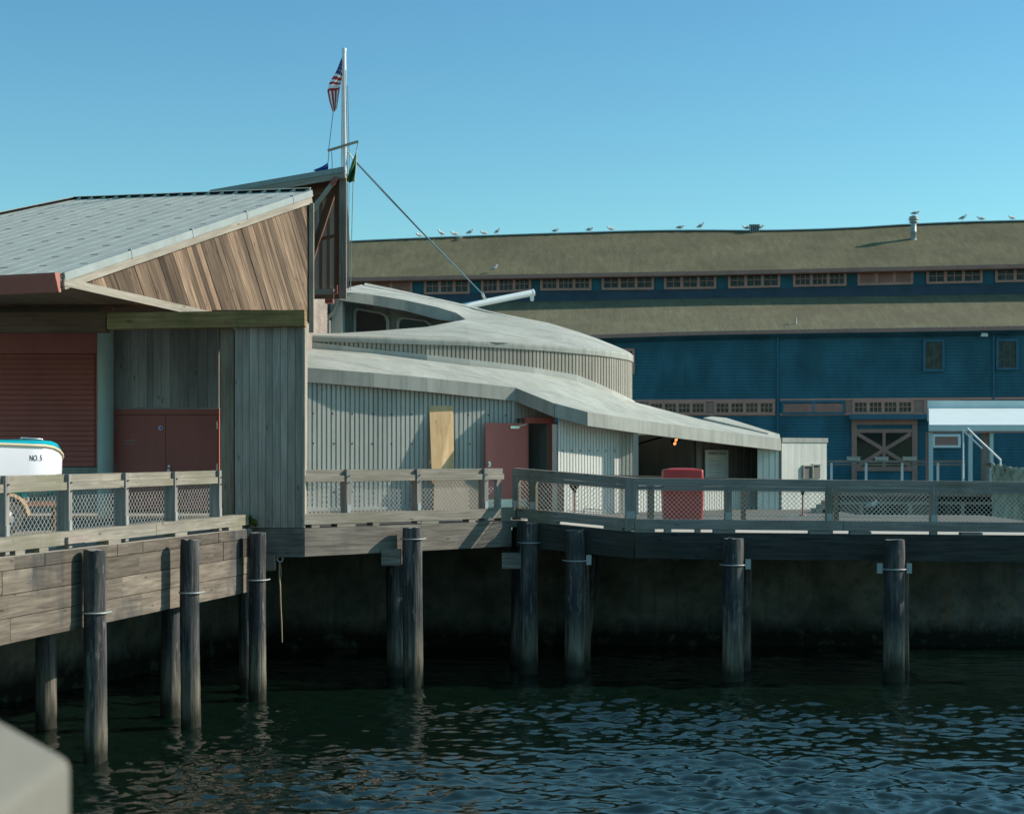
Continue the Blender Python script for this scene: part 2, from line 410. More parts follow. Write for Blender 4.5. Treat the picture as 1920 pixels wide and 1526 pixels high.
S.view_settings.view_transform = 'Standard'; S.view_settings.look = 'None'; S.view_settings.exposure = .64; S.view_settings.gamma = 1
S.cycles.max_bounces = 8

# ------------------------------------------------------------------ water: one sheet, fine where it is seen close
def make_water():
    def axis(lo, hi, st, far):
        a = list(np.arange(lo, hi, st)); s = st; x = a[-1]; up = []
        while x < far: s *= 1.16; x += s; up.append(x)
        s = st; x = lo; dn = []
        while x > -far: s *= 1.16; x -= s; dn.append(x)
        return np.array(dn[::-1] + a + up)
    xs = axis(-9, 9, .042, 1800); ys = axis(20, 37, .036, 1800)
    X, Y = np.meshgrid(xs, ys); Z = np.zeros_like(X); rng = np.random.RandomState(4)
    for i in range(58):
        lam = .2 * (1.25 / .2) ** (rng.rand() ** 1.5); k = 2 * math.pi / lam
        th = rng.normal(math.radians(78), .62); amp = .0090 * lam ** 1.0
        ph = rng.rand() * 6.28
        w = k * (X * math.cos(th) + Y * math.sin(th)) + ph + .6 * np.sin(.31 * X + .23 * Y + i) + .5 * np.sin(.9 * X - .4 * Y + 2.1 * i)
        Z += amp * (np.sin(w) + .22 * np.cos(2 * w))
    fade = np.exp(-np.maximum(0, np.maximum(np.abs(X) - 14, np.abs(Y - 28) - 16)) / 6)
    patch = .62 + .38 * np.sin(.42 * X + .3 * Y + 1.1 * np.sin(.25 * Y)) * np.sin(.35 * Y - .28 * X + 1.3)
    near = np.clip((38 - Y) / 8, .5, 1.05)
    lee = np.clip((X + 8.5) / 6.5, .68, 1.)
    Z *= fade * patch * near * lee
    nx, ny = len(xs), len(ys); co_ = np.stack([X, Y, Z], -1).reshape(-1, 3)
    idx = np.arange(nx * ny).reshape(ny, nx)
    q = np.stack([idx[:-1, :-1], idx[:-1, 1:], idx[1:, 1:], idx[1:, :-1]], -1).reshape(-1, 4)
    me = bpy.data.meshes.new('water'); me.vertices.add(len(co_)); me.vertices.foreach_set('co', co_.ravel())
    me.loops.add(q.size); me.loops.foreach_set('vertex_index', q.ravel())
    me.polygons.add(len(q)); me.polygons.foreach_set('loop_start', np.arange(0, q.size, 4)); me.polygons.foreach_set('loop_total', np.full(len(q), 4))
    me.polygons.foreach_set('use_smooth', np.ones(len(q), bool)); me.update(calc_edges=True)
    me.materials.append(M['water']); o = bpy.data.objects.new('water', me); COL.objects.link(o)
    o['kind'] = 'structure'; o['label'] = 'dark green rippled harbour water reflecting blue sky'
make_water()

# ------------------------------------------------------------------ wharf plan
def zd(x): return interp(x, [(-50, 3.29), (.1, 3.29), (2.6, 3.09), (10.7, 3.0), (30, 2.95)])
WN = (-8.3, 18.1); WC = (-5.12, 31.55); M0 = (-4.08, 31.42); M1 = (.1, 35.05); R1 = (2.6, 33.9); R2 = (13.5, 33.9)
def V3(p, z): return V((p[0], p[1], z))
mb = MB()
T = .14
def deckq(ps):
    mb.prism([V3(p, zd(p[0]) - T) for p in ps], (0, 0, T))
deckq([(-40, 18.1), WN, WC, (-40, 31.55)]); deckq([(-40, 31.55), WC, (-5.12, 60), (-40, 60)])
o = mb.build('forecourt', M['deckpale']); o['kind'] = 'structure'; o['label'] = 'concrete forecourt of the timber shed, lightened to bounce light into the porch'; mb = MB()
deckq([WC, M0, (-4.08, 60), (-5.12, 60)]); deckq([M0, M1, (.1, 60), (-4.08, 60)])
deckq([M1, R1, (2.6, 60), (.1, 60)]); deckq([R1, (9.9, 33.9), (9.9, 56), (2.6, 60)]); deckq([(9.9, 33.9), R2, (13.5, 46), (9.9, 46)])
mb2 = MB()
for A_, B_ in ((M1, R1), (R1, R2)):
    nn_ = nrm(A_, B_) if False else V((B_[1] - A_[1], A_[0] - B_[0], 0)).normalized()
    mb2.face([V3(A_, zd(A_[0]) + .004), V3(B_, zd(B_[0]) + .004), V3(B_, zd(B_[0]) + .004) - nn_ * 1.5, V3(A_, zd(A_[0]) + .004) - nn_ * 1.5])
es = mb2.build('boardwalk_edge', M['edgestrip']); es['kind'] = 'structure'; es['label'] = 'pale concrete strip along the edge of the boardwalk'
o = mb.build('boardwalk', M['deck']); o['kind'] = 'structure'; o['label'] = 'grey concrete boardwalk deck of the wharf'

# seawall behind the piles
mb = MB()
sw = [(-14.5, 20), (-8.6, 33.4), (-6.6, 39.2), (2.0, 39.8), (20, 39.8)]
for a, b in zip(sw, sw[1:]):
    n = 1
    for i in range(n):
        p = (lerp(a[0], b[0], i / n), lerp(a[1], b[1], i / n)); q = (lerp(a[0], b[0], (i + 1) / n), lerp(a[1], b[1], (i + 1) / n))
        d = V((q[0] - p[0], q[1] - p[1], 0)).normalized() * .01
        mb.bar(V3(p, .86) - d * 8, V3(q, .86) + d * 8, .3, 4.0)
a = mb.build('seawall', M['seawall']); a['label'] = 'stained concrete seawall in the dark under the boardwalk'; a['category'] = 'wall'

# ------------------------------------------------------------------ kerb timbers on blocks, beams, fender
def nrm(A, B):   # plan normal pointing to the water
    d = V((B[0] - A[0], B[1] - A[1], 0)).normalized(); return V((d.y, -d.x, 0))
def kerb(A, B, pxs, blocks, mat, label, tA=0., tB=1., splits=(), out=.0):
    n = nrm(A, B)
    t = thing('kerb_timber', label, 'timber', V3(((A[0] + B[0]) / 2, (A[1] + B[1]) / 2), zd((A[0] + B[0]) / 2)), 'kerb timbers along the wharf edge')
    a = V3(A, zd(A[0])).lerp(V3(B, zd(B[0])), tA); b = V3(A, zd(A[0])).lerp(V3(B, zd(B[0])), tB)
    cuts = [0] + [max(.02, min(.98, (V(on_line(p, A, B)[0]) - V(a[:2])).length / (b - a).length)) for p in splits] + [1]
    mb = MB()
    for u, w in zip(cuts, cuts[1:]):
        p, q = a.lerp(b, u), a.lerp(b, w); dd = (q - p).normalized() * .006
        off = V((0, 0, .0725 + .1025)) - n * (.125 - out)
        mb.bar(p + off + dd, q + off - dd, .25, .205)
    mb.build('timber', mat, t)
    for x0, x1 in blocks:
        p, _ = on_line(x0, A, B); q, _ = on_line(x1, A, B)
        mb = MB(); mb.bar(V3(p, zd(p[0]) + .037) - n * .12, V3(q, zd(q[0]) + .037) - n * .12, .22, .07)
        mb.build('support_block', mat, t)
    return t
kl = kerb(WN, WC, None, [(-60, -20), (30, 48), (75, 92), (205, 228), (330, 352), (430, 455)], M['rail'], 'long sunlit kerb timber above the plank fender wall', splits=(293,))
mbx = MB(); p, _ = on_line(122, WN, WC); q, _ = on_line(160, WN, WC); n = nrm(WN, WC)
mbx.bar(V3(p, 3.43) + n * .03, V3(q, 3.43) + n * .03, .05, .1); mbx.build('scab_block', M['greyboard'], kl)
kerb(M0, M1, None, [(585, 600), (633, 667), (700, 712), (791, 823), (880, 892), (940, 958)], M['rail'], 'sunlit kerb timber with green stains below the shadowed plywood sheet', tB=.995)
kerb(M1, R1, None, [(989, 1043), (1131, 1166)], M['rail_dark'], 'shaded kerb timber sloping along the short angled fence')
kerb(R1, R2, None, [(1191, 1228), (1246, 1259), (1304, 1314), (1338, 1379), (1518, 1557), (1595, 1634), (1803, 1843)], M['rail_dark'], 'shaded straight kerb timber below the red bin', splits=(1582,))

def beam(A, B, h, mat, label, top=-.004, inset=-.012, ext=0., extA=0.):
    n = nrm(A, B); d = V((B[0] - A[0], B[1] - A[1], 0)).normalized()
    a = V3(A, zd(A[0]) + top - h / 2) - n * (inset + .16) - d * extA; b = V3(B, zd(B[0]) + top - h / 2) - n * (inset + .16) + d * ext
    mb = MB(); k = max(1, int((b - a).length / 5.5))
    for i in range(k): mb.bar(a.lerp(b, i / k) + d * .004, a.lerp(b, (i + 1) / k) - d * .004, .32, h)
    return solo(mb, 'deck_beam', mat, label, 'beam', 'timber beams carrying the boardwalk edge')
beam(WC, M0, .56, M['creo'], 'short stained beam under the tall grey board wall', extA=-.1)
beam(M0, M1, .55, M['creo'], 'sunlit stained beam with pile shadows across it', ext=-.15)
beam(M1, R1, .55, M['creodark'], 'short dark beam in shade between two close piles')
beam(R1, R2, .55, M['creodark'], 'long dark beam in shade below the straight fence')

# plank fender wall on the left wing
t = thing('plank_fender', 'sunlit wall of weathered horizontal planks facing the water', 'fender', (-6.4, 27, 2.6))
n = nrm(WN, WC); L = math.dist(WN, WC); d = V((WC[0] - WN[0], WC[1] - WN[1], 0)).normalized()
rows = [(3.285, .19), (3.09, .34), (2.745, .33), (2.41, .36)]
for r, (zt, h) in enumerate(rows):
    mb = MB(); x = 0.
    while x < L - .25:
        w = min(L - .25 - x, random.uniform(.35, 1.1) if r < 2 else random.uniform(3.6, 6.5))
        a = V3(WN, zt - h / 2) + d * (x + .002) - n * (.065 - random.uniform(0, .012)); mb.bar(a, a + d * (w - .004), .16, h - .007)
        x += w
    mb.build('plank_course', M['fender'], t)

# ------------------------------------------------------------------ piles
def pile(px, D, r, ztop, label, band=None, lean=0., taper=.04, group='timber piles holding up the wharf', bracket=0, zbot=-1.2, cut=True):
    x = PX(px, D); mb = MB(); rows = []; nz, na = 26, 18; sd = random.random() * 9; bow = random.uniform(.004, .016)
    for i in range(nz + 1):
        z = zbot + (ztop - zbot) * i / nz; rr = r * (1 + taper * (1 - i / nz)); ring = []
        for k in range(na):
            a = 2 * math.pi * k / na
            w = 1 + .018 * math.sin(3 * a + sd + .7 * z) + .014 * math.sin(7 * a + 2 * sd + 1.3 * z) + random.uniform(-.008, .008)
            if -.2 < z < .6: w += random.uniform(-.02, .05)
            if i == nz: w *= .965
            ring.append((x + lean * (z - 3.2) + bow * math.sin(1.1 * z + sd) + rr * w * math.cos(a), D + rr * w * math.sin(a), z + (random.uniform(-.02, .015) if i == nz else 0)))
        rows.append(ring)
    mb.grid(rows, 0, True, True); mb.face(rows[-1], 1)
    t = thing('timber_pile', label, 'pile', (x, D, 0), group)
    mb.build('shaft', [M['pile'], M['post']], t)
    if band:
        zb = ZY(band, D - r); mb = MB(); xx = x + lean * (zb - 3.2)
        pts = [(xx + (r + .022) * math.cos(a), D + (r + .022) * math.sin(a), zb) for a in [math.pi + math.pi * k / 12 for k in range(13)]]
        ex = [(xx - r - .05, D + .12, zb)] + pts + [(xx + r + .05, D + .12, zb)]
        mb.tube(ex, .016, 6); mb.build('steel_band', M['galv'], t)
    for s in ([bracket] if bracket in (-1, 1) else [-1, 1] if bracket == 2 else []):
        zb = ZY(band, D - r); mb = MB(); xx = x + s * (r + .09)
        mb.box((xx - .055, D - .02, zb - .09), (xx + .055, D + .06, zb + .12)); mb.build('band_bracket', M['galv'], t)
    return t
pile(178, 24.75, .17, 3.27, 'nearest sunlit fender pile, at the far left by the trailer', 1150)
pile(357, 27.8, .165, 3.27, 'slim sunlit pile in the middle of the plank fender wall', 1112)
pile(483, 30.95, .165, 3.23, 'pile at the corner left of the hanging rope', 1088)
pile(774, 32.75, .205, 3.25, 'thick sunlit pile with a gouged mossy foot', 1011, taper=.0)
pile(993, 34.75, .20, 3.26, 'pile under the bend where the two fences meet', 1018, lean=.012)
pile(1078, 34.25, .205, 3.12, 'shaded pile just right of the fence bend, with a steel bracket', 1052, bracket=1)
pile(1375, 33.5, .215, 2.99, 'shaded pile below and right of the red bin', 1060, bracket=1)
pile(1677, 33.5, .215, 2.96, 'rightmost pile, bluish and standing in deep shade', 1068, bracket=2)
g2 = 'set-back piles under the wharf'
pile(86, 27.7, .175, 3.1, 'pale-footed pile seen below the left end of the plank fender', group=g2)
pile(321, 28.9, .18, 3.1, 'dark pile tucked behind the slim sunlit fender pile', group=g2)
pile(462, 32.0, .15, 3.1, 'dark pile hidden behind the corner pile left of the rope', group=g2)
pile(741, 34.2, .19, 3.1, 'dark pile just left of the thick gouged pile', group=g2)
pile(975, 36.2, .2, 3.1, 'dark pile behind the pile at the fence bend', group=g2)
pile(1092, 35.6, .16, 3.0, 'dark pile behind the shaded bracketed pile', group=g2)
pile(1396, 35.2, .15, 2.9, 'dark pile behind the pile below the red bin', group=g2)
pile(1692, 35.2, .15, 2.85, 'dark pile behind the rightmost bluish pile', group=g2)
pile(1130, 38.6, .16, 2.9, 'leaning strut pile against the seawall in deep shade', lean=.16, group=g2)

# square timber ends beside the piles
def chock(px0, px1, y0, y1, D, label, dp=.5):
    mb = MB(); mb.box((PX(px0, D), D, ZY(y1, D)), (PX(px1, D), D + dp, ZY(y0, D)), along=1)
    solo(mb, 'timber_block', M['creo'], label, 'timber', 'square timber ends under the wharf edge')
chock(715, 751, 1030, 1060, 32.6, 'square timber end beside the thick gouged pile')
chock(941, 977, 1037, 1066, 34.6, 'square timber end beside the pile at the fence bend')
chock(499, 514, 1040, 1070, 31.3, 'small timber end beside the corner pile', .3)

mb = MB(); mb.tube([P(-40, 1218, 24.6), P(20, 1202, 25.2), P(90, 1182, 26.2), P(168, 1160, 27.5)], .035, 8)
solo(mb, 'under_pipe', M['rake'], 'thin pale pipe hanging under the left end of the plank fender', 'pipe')
# hanging rope with ring
t = thing('mooring_rope', 'thin tan rope hanging from an iron ring under the beam', 'rope', P(524, 1050, 31.6))
mb = MB(); c = P(525, 1048, 31.5); mb.tube([c + V((.055 * math.cos(a), 0, .055 * math.sin(a))) for a in [2 * math.pi * k / 14 for k in range(15)]], .014, 6)
mb.build('ring', M['galv'], t)
mb = MB(); mb.tube([P(524, 1052, 31.5), P(523, 1075, 31.5), P(525, 1096, 31.5), P(526, 1130, 31.5), P(528, 1170, 31.5), P(529, 1204, 31.5)], [.012, .012, .02, .016, .016, .012], 6)
mb.tube([P(525, 1054, 31.55), P(527, 1075, 31.55), P(524, 1098, 31.55)], .01, 6)
mb.build('cord', M['rope'], t)

# ------------------------------------------------------------------ fences
def chainlink(mb, a, b, z0, z1, cell, r):
    """woven wire panel between plan points a, b (3-D with deck z); z0..z1 above the deck"""
    L = (b - a).length; d = (b - a) / L; H = z1 - z0; n = V((d.y, -d.x, 0)) * r * .6
    k = -H
    while k < L:
        for s in (1, -1):
            u0, u1 = (k, k + H); w0, w1 = (z0, z1) if s > 0 else (z1, z0)
            if u0 < 0: w0 += (w1 - w0) * (-u0) / H; u0 = 0
            if u1 > L: w1 = w0 + (w1 - w0) * (L - u0) / (u1 - u0); u1 = L
            if u1 - u0 < .02: continue
            p = a + d * u0 + V((0, 0, w0)) + n * s; q = a + d * u1 + V((0, 0, w1)) + n * s
            mb.bar(p, q, r * 2, r * 2)
        k += cell
    for zz in (z0, z1): mb.bar(a + V((0, 0, zz)), b + V((0, 0, zz)), r * 2, r * 2)
def fence(label, A, B, posts, style, p0, p1, H=1.15, cell=.085, wr=.0045):
    """A-B plan line of the kerb face; posts = photo columns of the post centres"""
    n = nrm(A, B); dirn = V((B[0] - A[0], B[1] - A[1], 0)).normalized()
    at = lambda px: V3(on_line(px, A, B)[0], zd(on_line(px, A, B)[0][0]))
    mid = at((p0 + p1) / 2) - n * .2
    t = thing('wire_fence', label, 'fence', mid, 'timber and wire fences along the wharf edge')
    pm, rm = (M['post'], M['rail']) if style == 'lit' else (M['rail_dark'], M['rail_dark'])
    for px in posts:
        p = at(px); w = .105 if style == 'lit' else .15
        if isinstance(px, float): w *= 1.6
        mb = MB()
        if style == 'lit': mb.bar(p - n * .12 + V((0, 0, .02)), p - n * .12 + V((0, 0, H)), w, .21, dirn.cross(V((0, 0, 1))))
        else: mb.bar(p - n * .10 + V((0, 0, .02)), p - n * .10 + V((0, 0, H - .03)), w, .13, dirn.cross(V((0, 0, 1))))
        for zz in (H - .13, H - .26): 
            c = p + n * (-.008 if style == 'lit' else -.03) + V((0, 0, zz)); mb.tube([c, c + n * .02], .014, 6, 1)
        po = mb.build('post', [pm, M['ink'] if style == 'lit' else M['galv']], t)
        mb = MB()
        fo = .0 if style == 'lit' else -.03
        mb.bar(p - n * (.012 + (.0 if style == 'lit' else .018)) + V((0, 0, .285)), p - n * (.012 + (.0 if style == 'lit' else .018)) + V((0, 0, .44)), w * .8, .012, dirn.cross(V((0, 0, 1))))
        mb.build('post_bracket', M['galv'], po)
    a, b = at(p0), at(p1)
    if style == 'lit':
        for u, v in zip([p0] + list(posts), list(posts) + [p1]):
            if abs(v - u) < 6: continue
            q0, q1 = at(u) + dirn * .05, at(v) - dirn * .055
            if (q1 - q0).dot(dirn) < .1: continue
            mb = MB(); mb.bar(q0 - n * .11 + V((0, 0, H - .062)), q1 - n * .11 + V((0, 0, H - .062)), .05, .118); mb.build('top_rail', rm, t)
            mb = MB(); mb.bar(q0 - n * .065 + V((0, 0, H - .182)), q1 - n * .065 + V((0, 0, H - .182)), .05, .118); mb.build('lower_rail', rm, t)
        zt = H - .25
    else:
        mb = MB(); mb.bar(a - n * .055 + V((0, 0, H - .10)), b - n * .055 + V((0, 0, H - .10)), .045, .115); mb.build('top_rail', rm, t)
        mb = MB(); mb.bar(a - n * .06 + V((0, 0, H - .208)), b - n * .06 + V((0, 0, H - .208)), .045, .09); mb.build('lower_rail', rm, t)
        mb = MB(); mb.bar(a - n * .18 + V((0, 0, H - .02)), b - n * .18 + V((0, 0, H - .02)), .28, .04); mb.build('cap_board', rm, t)
        zt = H - .27
    mb = MB(); chainlink(mb, a - n * .19, b - n * .19, .1, zt, cell, wr); mb.build('wire_mesh', M['wire'] if style == 'lit' else M['wirewarm'], t)
    return t
fence('sunlit timber fence with wire mesh in front of the boat trailer', WN, WC, [-60, 16, 134, 240, 332, 415], 'lit', -120, 421, cell=.115, wr=.0028)
fence('sunlit timber fence with wire mesh in front of the ribbed concrete wall', M0, M1, [655, 787, 913], 'lit', 571, 951, cell=.10, wr=.0036)
fence('short shaded angled fence between the open red door and the water', M1, R1, [965, 997], 'shade', 961, 1188, cell=.10, wr=.004)
fence('long straight shaded fence running past the red bin', R1, R2, [1183., 1366, 1556, 1752, 1936], 'shade', 1190, 2040, cell=.10, wr=.004)
# end posts of the middle fence
p, _ = on_line(944, M0, M1); n = nrm(M0, M1)
mb = MB(); mb.bar(V3(p, 3.31) - n * .2, V3(p, 4.25) - n * .2, .13, .1, n); solo(mb, 'gate_post', M['post'], 'bolted end post beside the gap between two fences', 'post')
# rear handrail on the far side of the boardwalk
t = thing('rear_handrail', 'dark handrail with a thin wire frame standing behind the straight fence', 'fence', P(1400, 940, 39.4))
for px, w in ((1052, .15), (1220, .16), (1394, .11), (1568, .11)):
    mb = MB(); x = PX(px, 39.4); mb.box((x - w / 2, 39.35, zd(x)), (x + w / 2, 39.47, zd(x) + 1.06)); mb.build('post', M['brownpost'], t)
mb = MB()
for a, b in ((1062, 1213), (1228, 1390), (1398, 1562), (1575, 1747)):
    x0, x1 = PX(a, 39.4), PX(b, 39.4)
    for dz in (.17, .9): mb.bar((x0, 39.4, zd(x0) + dz), (x1, 39.4, zd(x1) + dz), .022, .022)
    for x in (x0, x1): mb.bar((x, 39.4, zd(x) + .17), (x, 39.4, zd(x) + .9), .022, .022)
mb.build('wire_frame', M['wirewarm'], t)
mb = MB(); chainlink(mb, V((PX(1575, 39.4), 39.4, 3.02)), V((PX(1747, 39.4), 39.4, 3.0)), .17, .9, .11, .004); mb.build('wire_mesh', M['wirewarm'], t)
mb = MB(); x0, x1 = PX(1045, 39.4), PX(1753, 39.4); mb.bar((x0, 39.4, zd(x0) + 1.03), (x1, 39.4, zd(x1) + 1.0), .09, .06); mb.build('top_rail', M['brownpost'], t)
# ------------------------------------------------------------------ grey timber building on the left
TB = thing('timber_building', 'weathered timber shed with metal roof and red doors, left of the concrete building', 'building', (-7, 36, 3.29))
DW = 37.4
def fbox(mb, x0, x1, y0, y1, D, dp=.06, m=0, along=None):
    mb.box((PX(x0, D), D, ZY(y1, D)), (PX(x1, D), D + dp, ZY(y0, D)), m, along)
# tall board wall standing at the water's edge
mb = MB(); x = PX(440, 31.45); xe = PX(567, 31.45)
ws = [.15, .14, .17, .15, .13, .16, .14, .15, .145]; k = (xe - x) / sum(ws)
for w in ws:
    w *= k; j = random.uniform(0, .012)
    mb.box((x + .003, 31.45 + j, 3.3), (x + w - .003, 31.52, ZY(612, 31.45)), 0, 2); x += w
mb.box((PX(442, 31.5), 31.525, 3.3), (xe - .01, 31.80, ZY(612, 31.45)), 0, 2)
mb.build('board_wall', M['greyboard'], TB)
mb = MB(); mb.box((xe, 31.43, 3.3), (xe + .05, 31.84, ZY(600, 31.45)), 0, 2); mb.build('corner_board', M['rake'], TB)
mb = MB(); mb.box((PX(414, 31.6), 31.56, 3.3), (PX(439, 31.6), 31.9, ZY(612, 31.6)), 0, 2); mb.build('post', M['brownpost'], TB)
# moss at the foot of the wall
mb = MB()
for i in range(26):
    a = random.random(); mb.ball((lerp(PX(446, 31.3), PX(478, 31.3), a), 31.40 + random.uniform(-.02, .02), 3.36 + random.random() * .16 * math.sin(math.pi * (.2 + .7 * a))), (.05, .035, .05), 0, 7, 4)
solo(mb, 'moss_clump', paint('bright_moss', (.055, .07, .012), .4, .95, 9., .1), 'bright green moss clump at the foot of the grey board wall', 'moss')
# side wall closing the porch on the right
mb = MB(); mb.bar((-4.32, 31.85, 5.4), (-4.95, 37.5, 5.4), .1, 4.2); mb.build('side_wall', M['greyboard'], TB)
# beams across the porch front
mb = MB(); p0, p1 = P(200, 602, 31.25), P(571, 596, 31.25); mb.bar(p0 + V((0, .15, 0)), p1 + V((0, .15, 0)), .3, .315)
for x in (422, 430): 
    c = P(x, 605, 31.24); mb.tube([c + V((0, .02, 0)), c - V((0, .02, 0))], .022, 8, 1)
mb.build('porch_beam', [M['olive'], M['gutter']], TB)
mb = MB(); mb.bar(P(-150, 606, 31.5) + V((0, .15, 0)), P(199, 605, 31.3) + V((0, .15, 0)), .3, .36); mb.build('porch_beam', M['darkbeam'], TB)
mb = MB(); mb.bar(P(-150, 580, 32.2), P(190, 580, 32.0), .2, .15); mb.build('porch_beam', M['brownpost'], TB)
mb = MB(); fbox(mb, 197, 210, 571, 583, 31.6, .15); mb.build('beam_bracket', M['gutter'], TB)
# back wall
mb = MB(); z0, z1 = ZY(664, DW), ZY(875, DW); n = 22
for i in range(n):
    a = z1 + (z0 - z1) * i / n; b = z1 + (z0 - z1) * (i + 1) / n
    mb.prism([(PX(-150, DW), DW - .005, a), (PX(-150, DW), DW - .045, a + .012), (PX(-150, DW), DW - .008, b - .004), (PX(-150, DW), DW + .03, b - .004), (PX(-150, DW), DW + .03, a)], (PX(178, DW) - PX(-150, DW), 0, 0))
sh = mb.build('roller_shutter', M['redpaint'], TB)
mb = MB(); fbox(mb, -150, 184, 610, 663, DW - .06, .1); fbox(mb, 179, 184, 664.5, 875, DW - .06, .1); mb.build('shutter_frame', M['redpaint'], sh)
mb = MB(); fbox(mb, -150, 186, 876, 962, DW - .05, .4); mb.build('plinth', M['conc'], TB)
mb = MB(); fbox(mb, -300, 420, 560, 962, DW + .05, .25); mb.build('back_wall', M['darkbeam'], TB)
mb = MB(); mb.lathe((PX(198, 37.1), 37.1, 0), [(.185, 3.29), (.185, 4.2), (.185, 5.6), (.185, ZY(600, 37.1))], 20); mb.build('round_column', M['column'], TB)
mb = MB(); x = PX(214.5, DW); xe = PX(411, DW)
while x < xe - .02:
    w = min(random.uniform(.13, .26), xe - x); mb.box((x + .003, DW - .02 - random.uniform(0, .008), ZY(764, DW)), (x + w - .003, DW + .04, ZY(600, DW)), 0, 2); x += w
mb.build('board_panel', M['greyboard2'], TB)
mb = MB(); fbox(mb, 212, 411.5, 764.3, 767, DW - .035, .08); fbox(mb, 212, 214.3, 612, 764, DW - .03, .08); mb.build('panel_trim', M['greyboard2'], TB)
mb = MB(); fbox(mb, 213, 411, 767.2, 777, DW - .06, .1); fbox(mb, 213, 216.5, 777.2, 957, DW - .06, .1); fbox(mb, 408, 411, 777.2, 957, DW - .06, .1)
mb.build('door_frame', M['redpaint'], TB)
for x0, x1, hx in ((217, 310.2, 216.6), (311, 407.6, 406.4)):
    mb = MB(); fbox(mb, x0, x1, 778, 955, DW - .04, .05); dr = mb.build('door', M['redpaint'], TB)
    for y in (797, 876, 940):
        mb = MB(); c = P(hx, y, DW - .06); mb.tube([c - V((0, 0, .09)), c + V((0, 0, .09))], .018, 8); mb.build('hinge', M['galv'], dr)
    if x0 < 300:
        mb = MB(); c = P(301, 802.5, DW - .05); mb.tube([c + V((0, .006, 0)), c - V((0, .004, 0))], .058, 18, 0, False); mb.tube([c + V((.012, 0, 0)), c - V((-.012, .008, 0))], .026, 14, 1, False)
        mb.build('sticker', [M['sticker'], M['stickerblue']], dr)
        for s, y, z in (('FIRE LANE', 827.5, .052), ('DO NOT OBSTRUCT', 832.5, .03)):
            text('lettering', s, z, P(234, y, DW - .046), (math.radians(90), 0, 0), M['whiteink'], dr)
    else:
        mb = MB(); c = P(317, 874, DW - .05); mb.tube([c + V((0, .01, 0)), c - V((0, .02, 0))], .03, 12); c = P(317, 882, DW - .05); mb.tube([c + V((0, .01, 0)), c - V((0, .06, 0))], .036, 12)
        mb.build('door_lock', M['steel'], dr)
# --- big metal roof
E = P(118, 513, 29); ev = V((.93, -.37, 0)).normalized(); gv = V((.37, .93, .338 * .93)); gh = V((.37, .93, 0)).normalized()
rn = ev.cross(gv).normalized()
RT = hit(583, 358, E, rn); RL = hit(140, 374, E, rn); RLL = hit(-120, 428, E, rn); EL = E - ev * 4.2
mb = MB()
mb.prism([E, RT, RL, RLL, EL], -rn * .05 if rn.z > 0 else rn * .05)
up = rn if rn.z > 0 else -rn; gvn = gv.normalized()
edges = [(RT, RL), (RL, RLL)]
def upto(q):    # where the seam from eave point q along gv leaves the roof
    best = None
    for a, b in edges:
        den = gv.x * (b - a).y - gv.y * (b - a).x
        if abs(den) < 1e-6: continue
        w = a - q; t = (w.x * (b - a).y - w.y * (b - a).x) / den; s = (w.x * gv.y - w.y * gv.x) / den
        if -.001 <= s <= 1.001 and t > 0: best = t
    return best
mb2 = MB(); k = .46
pan = 0
while k < 16:
    q = E - ev * k; t = upto(q)
    if t:
        st = 0 if k < 4.2 else (k - 4.2) * 1.2
        a = q + gv * st + up * .004; b = q + gv * (t - .02) + up * .004; pan += 1
        if (b - a).length > .3: mb2.bar(a, b, .03, .005, up)
        for r in range(1, 9):
            tt = .9 * r + .02 * r * r
            if (pan + r) % 2 == 0 and st < tt < t - .3: c = q + gv * tt + ev * .23 + up * .008; mb.bar(c - ev * .09, c + ev * .09, .012, .008, up, 1)
    k += .46
rf = mb.build('metal_roof', [M['roofmetal'], M['greyboard']], TB); mb2.build('seams', M['roofmetal'], rf)
# open ridge closure with raised cap
mb = MB(); mc = MB()
for a, b in edges:
    dd = (b - a).normalized(); mb.bar(a + up * .03, b + up * .03, .04, .06, up)
    L = (b - a).length; x = 0; i = 0
    while x < L - .1:
        w = min(.46, L - x); p, q = a + dd * x, a + dd * (x + w)
        mc.bar(p + up * .068, q + up * .068, .05, .012, up)
        mc.prism([p - gvn * .03, p + dd * .20 - gvn * .03, p + up * .075 - gvn * .03], gvn * .02)
        x += .46
mb.build('ridge_gap', M['black'], rf); mc.build('ridge_cap', M['roofmetal'], rf)
# rake flashing, rake board
out = V((gh.y, -gh.x, 0))
mb = MB(); a, b = E + out * .02, RT + out * .02; mb.bar(a - V((0, 0, .06)), b - V((0, 0, .06)), .06, .15)
for s in (.22, .45, .68, .9): 
    p = a.lerp(b, s); mb.bar(p + V((0, 0, -.05)) , p + gvn * .03 + V((0, 0, -.05)), .075, .185)
mb.build('rake_flashing', M['flash'], TB)
mb = MB(); mb.bar(E + out * .0 - V((0, 0, .215)), RT + out * .0 - V((0, 0, .215)), .07, .155); mb.build('rake_board', M['rake'], TB)
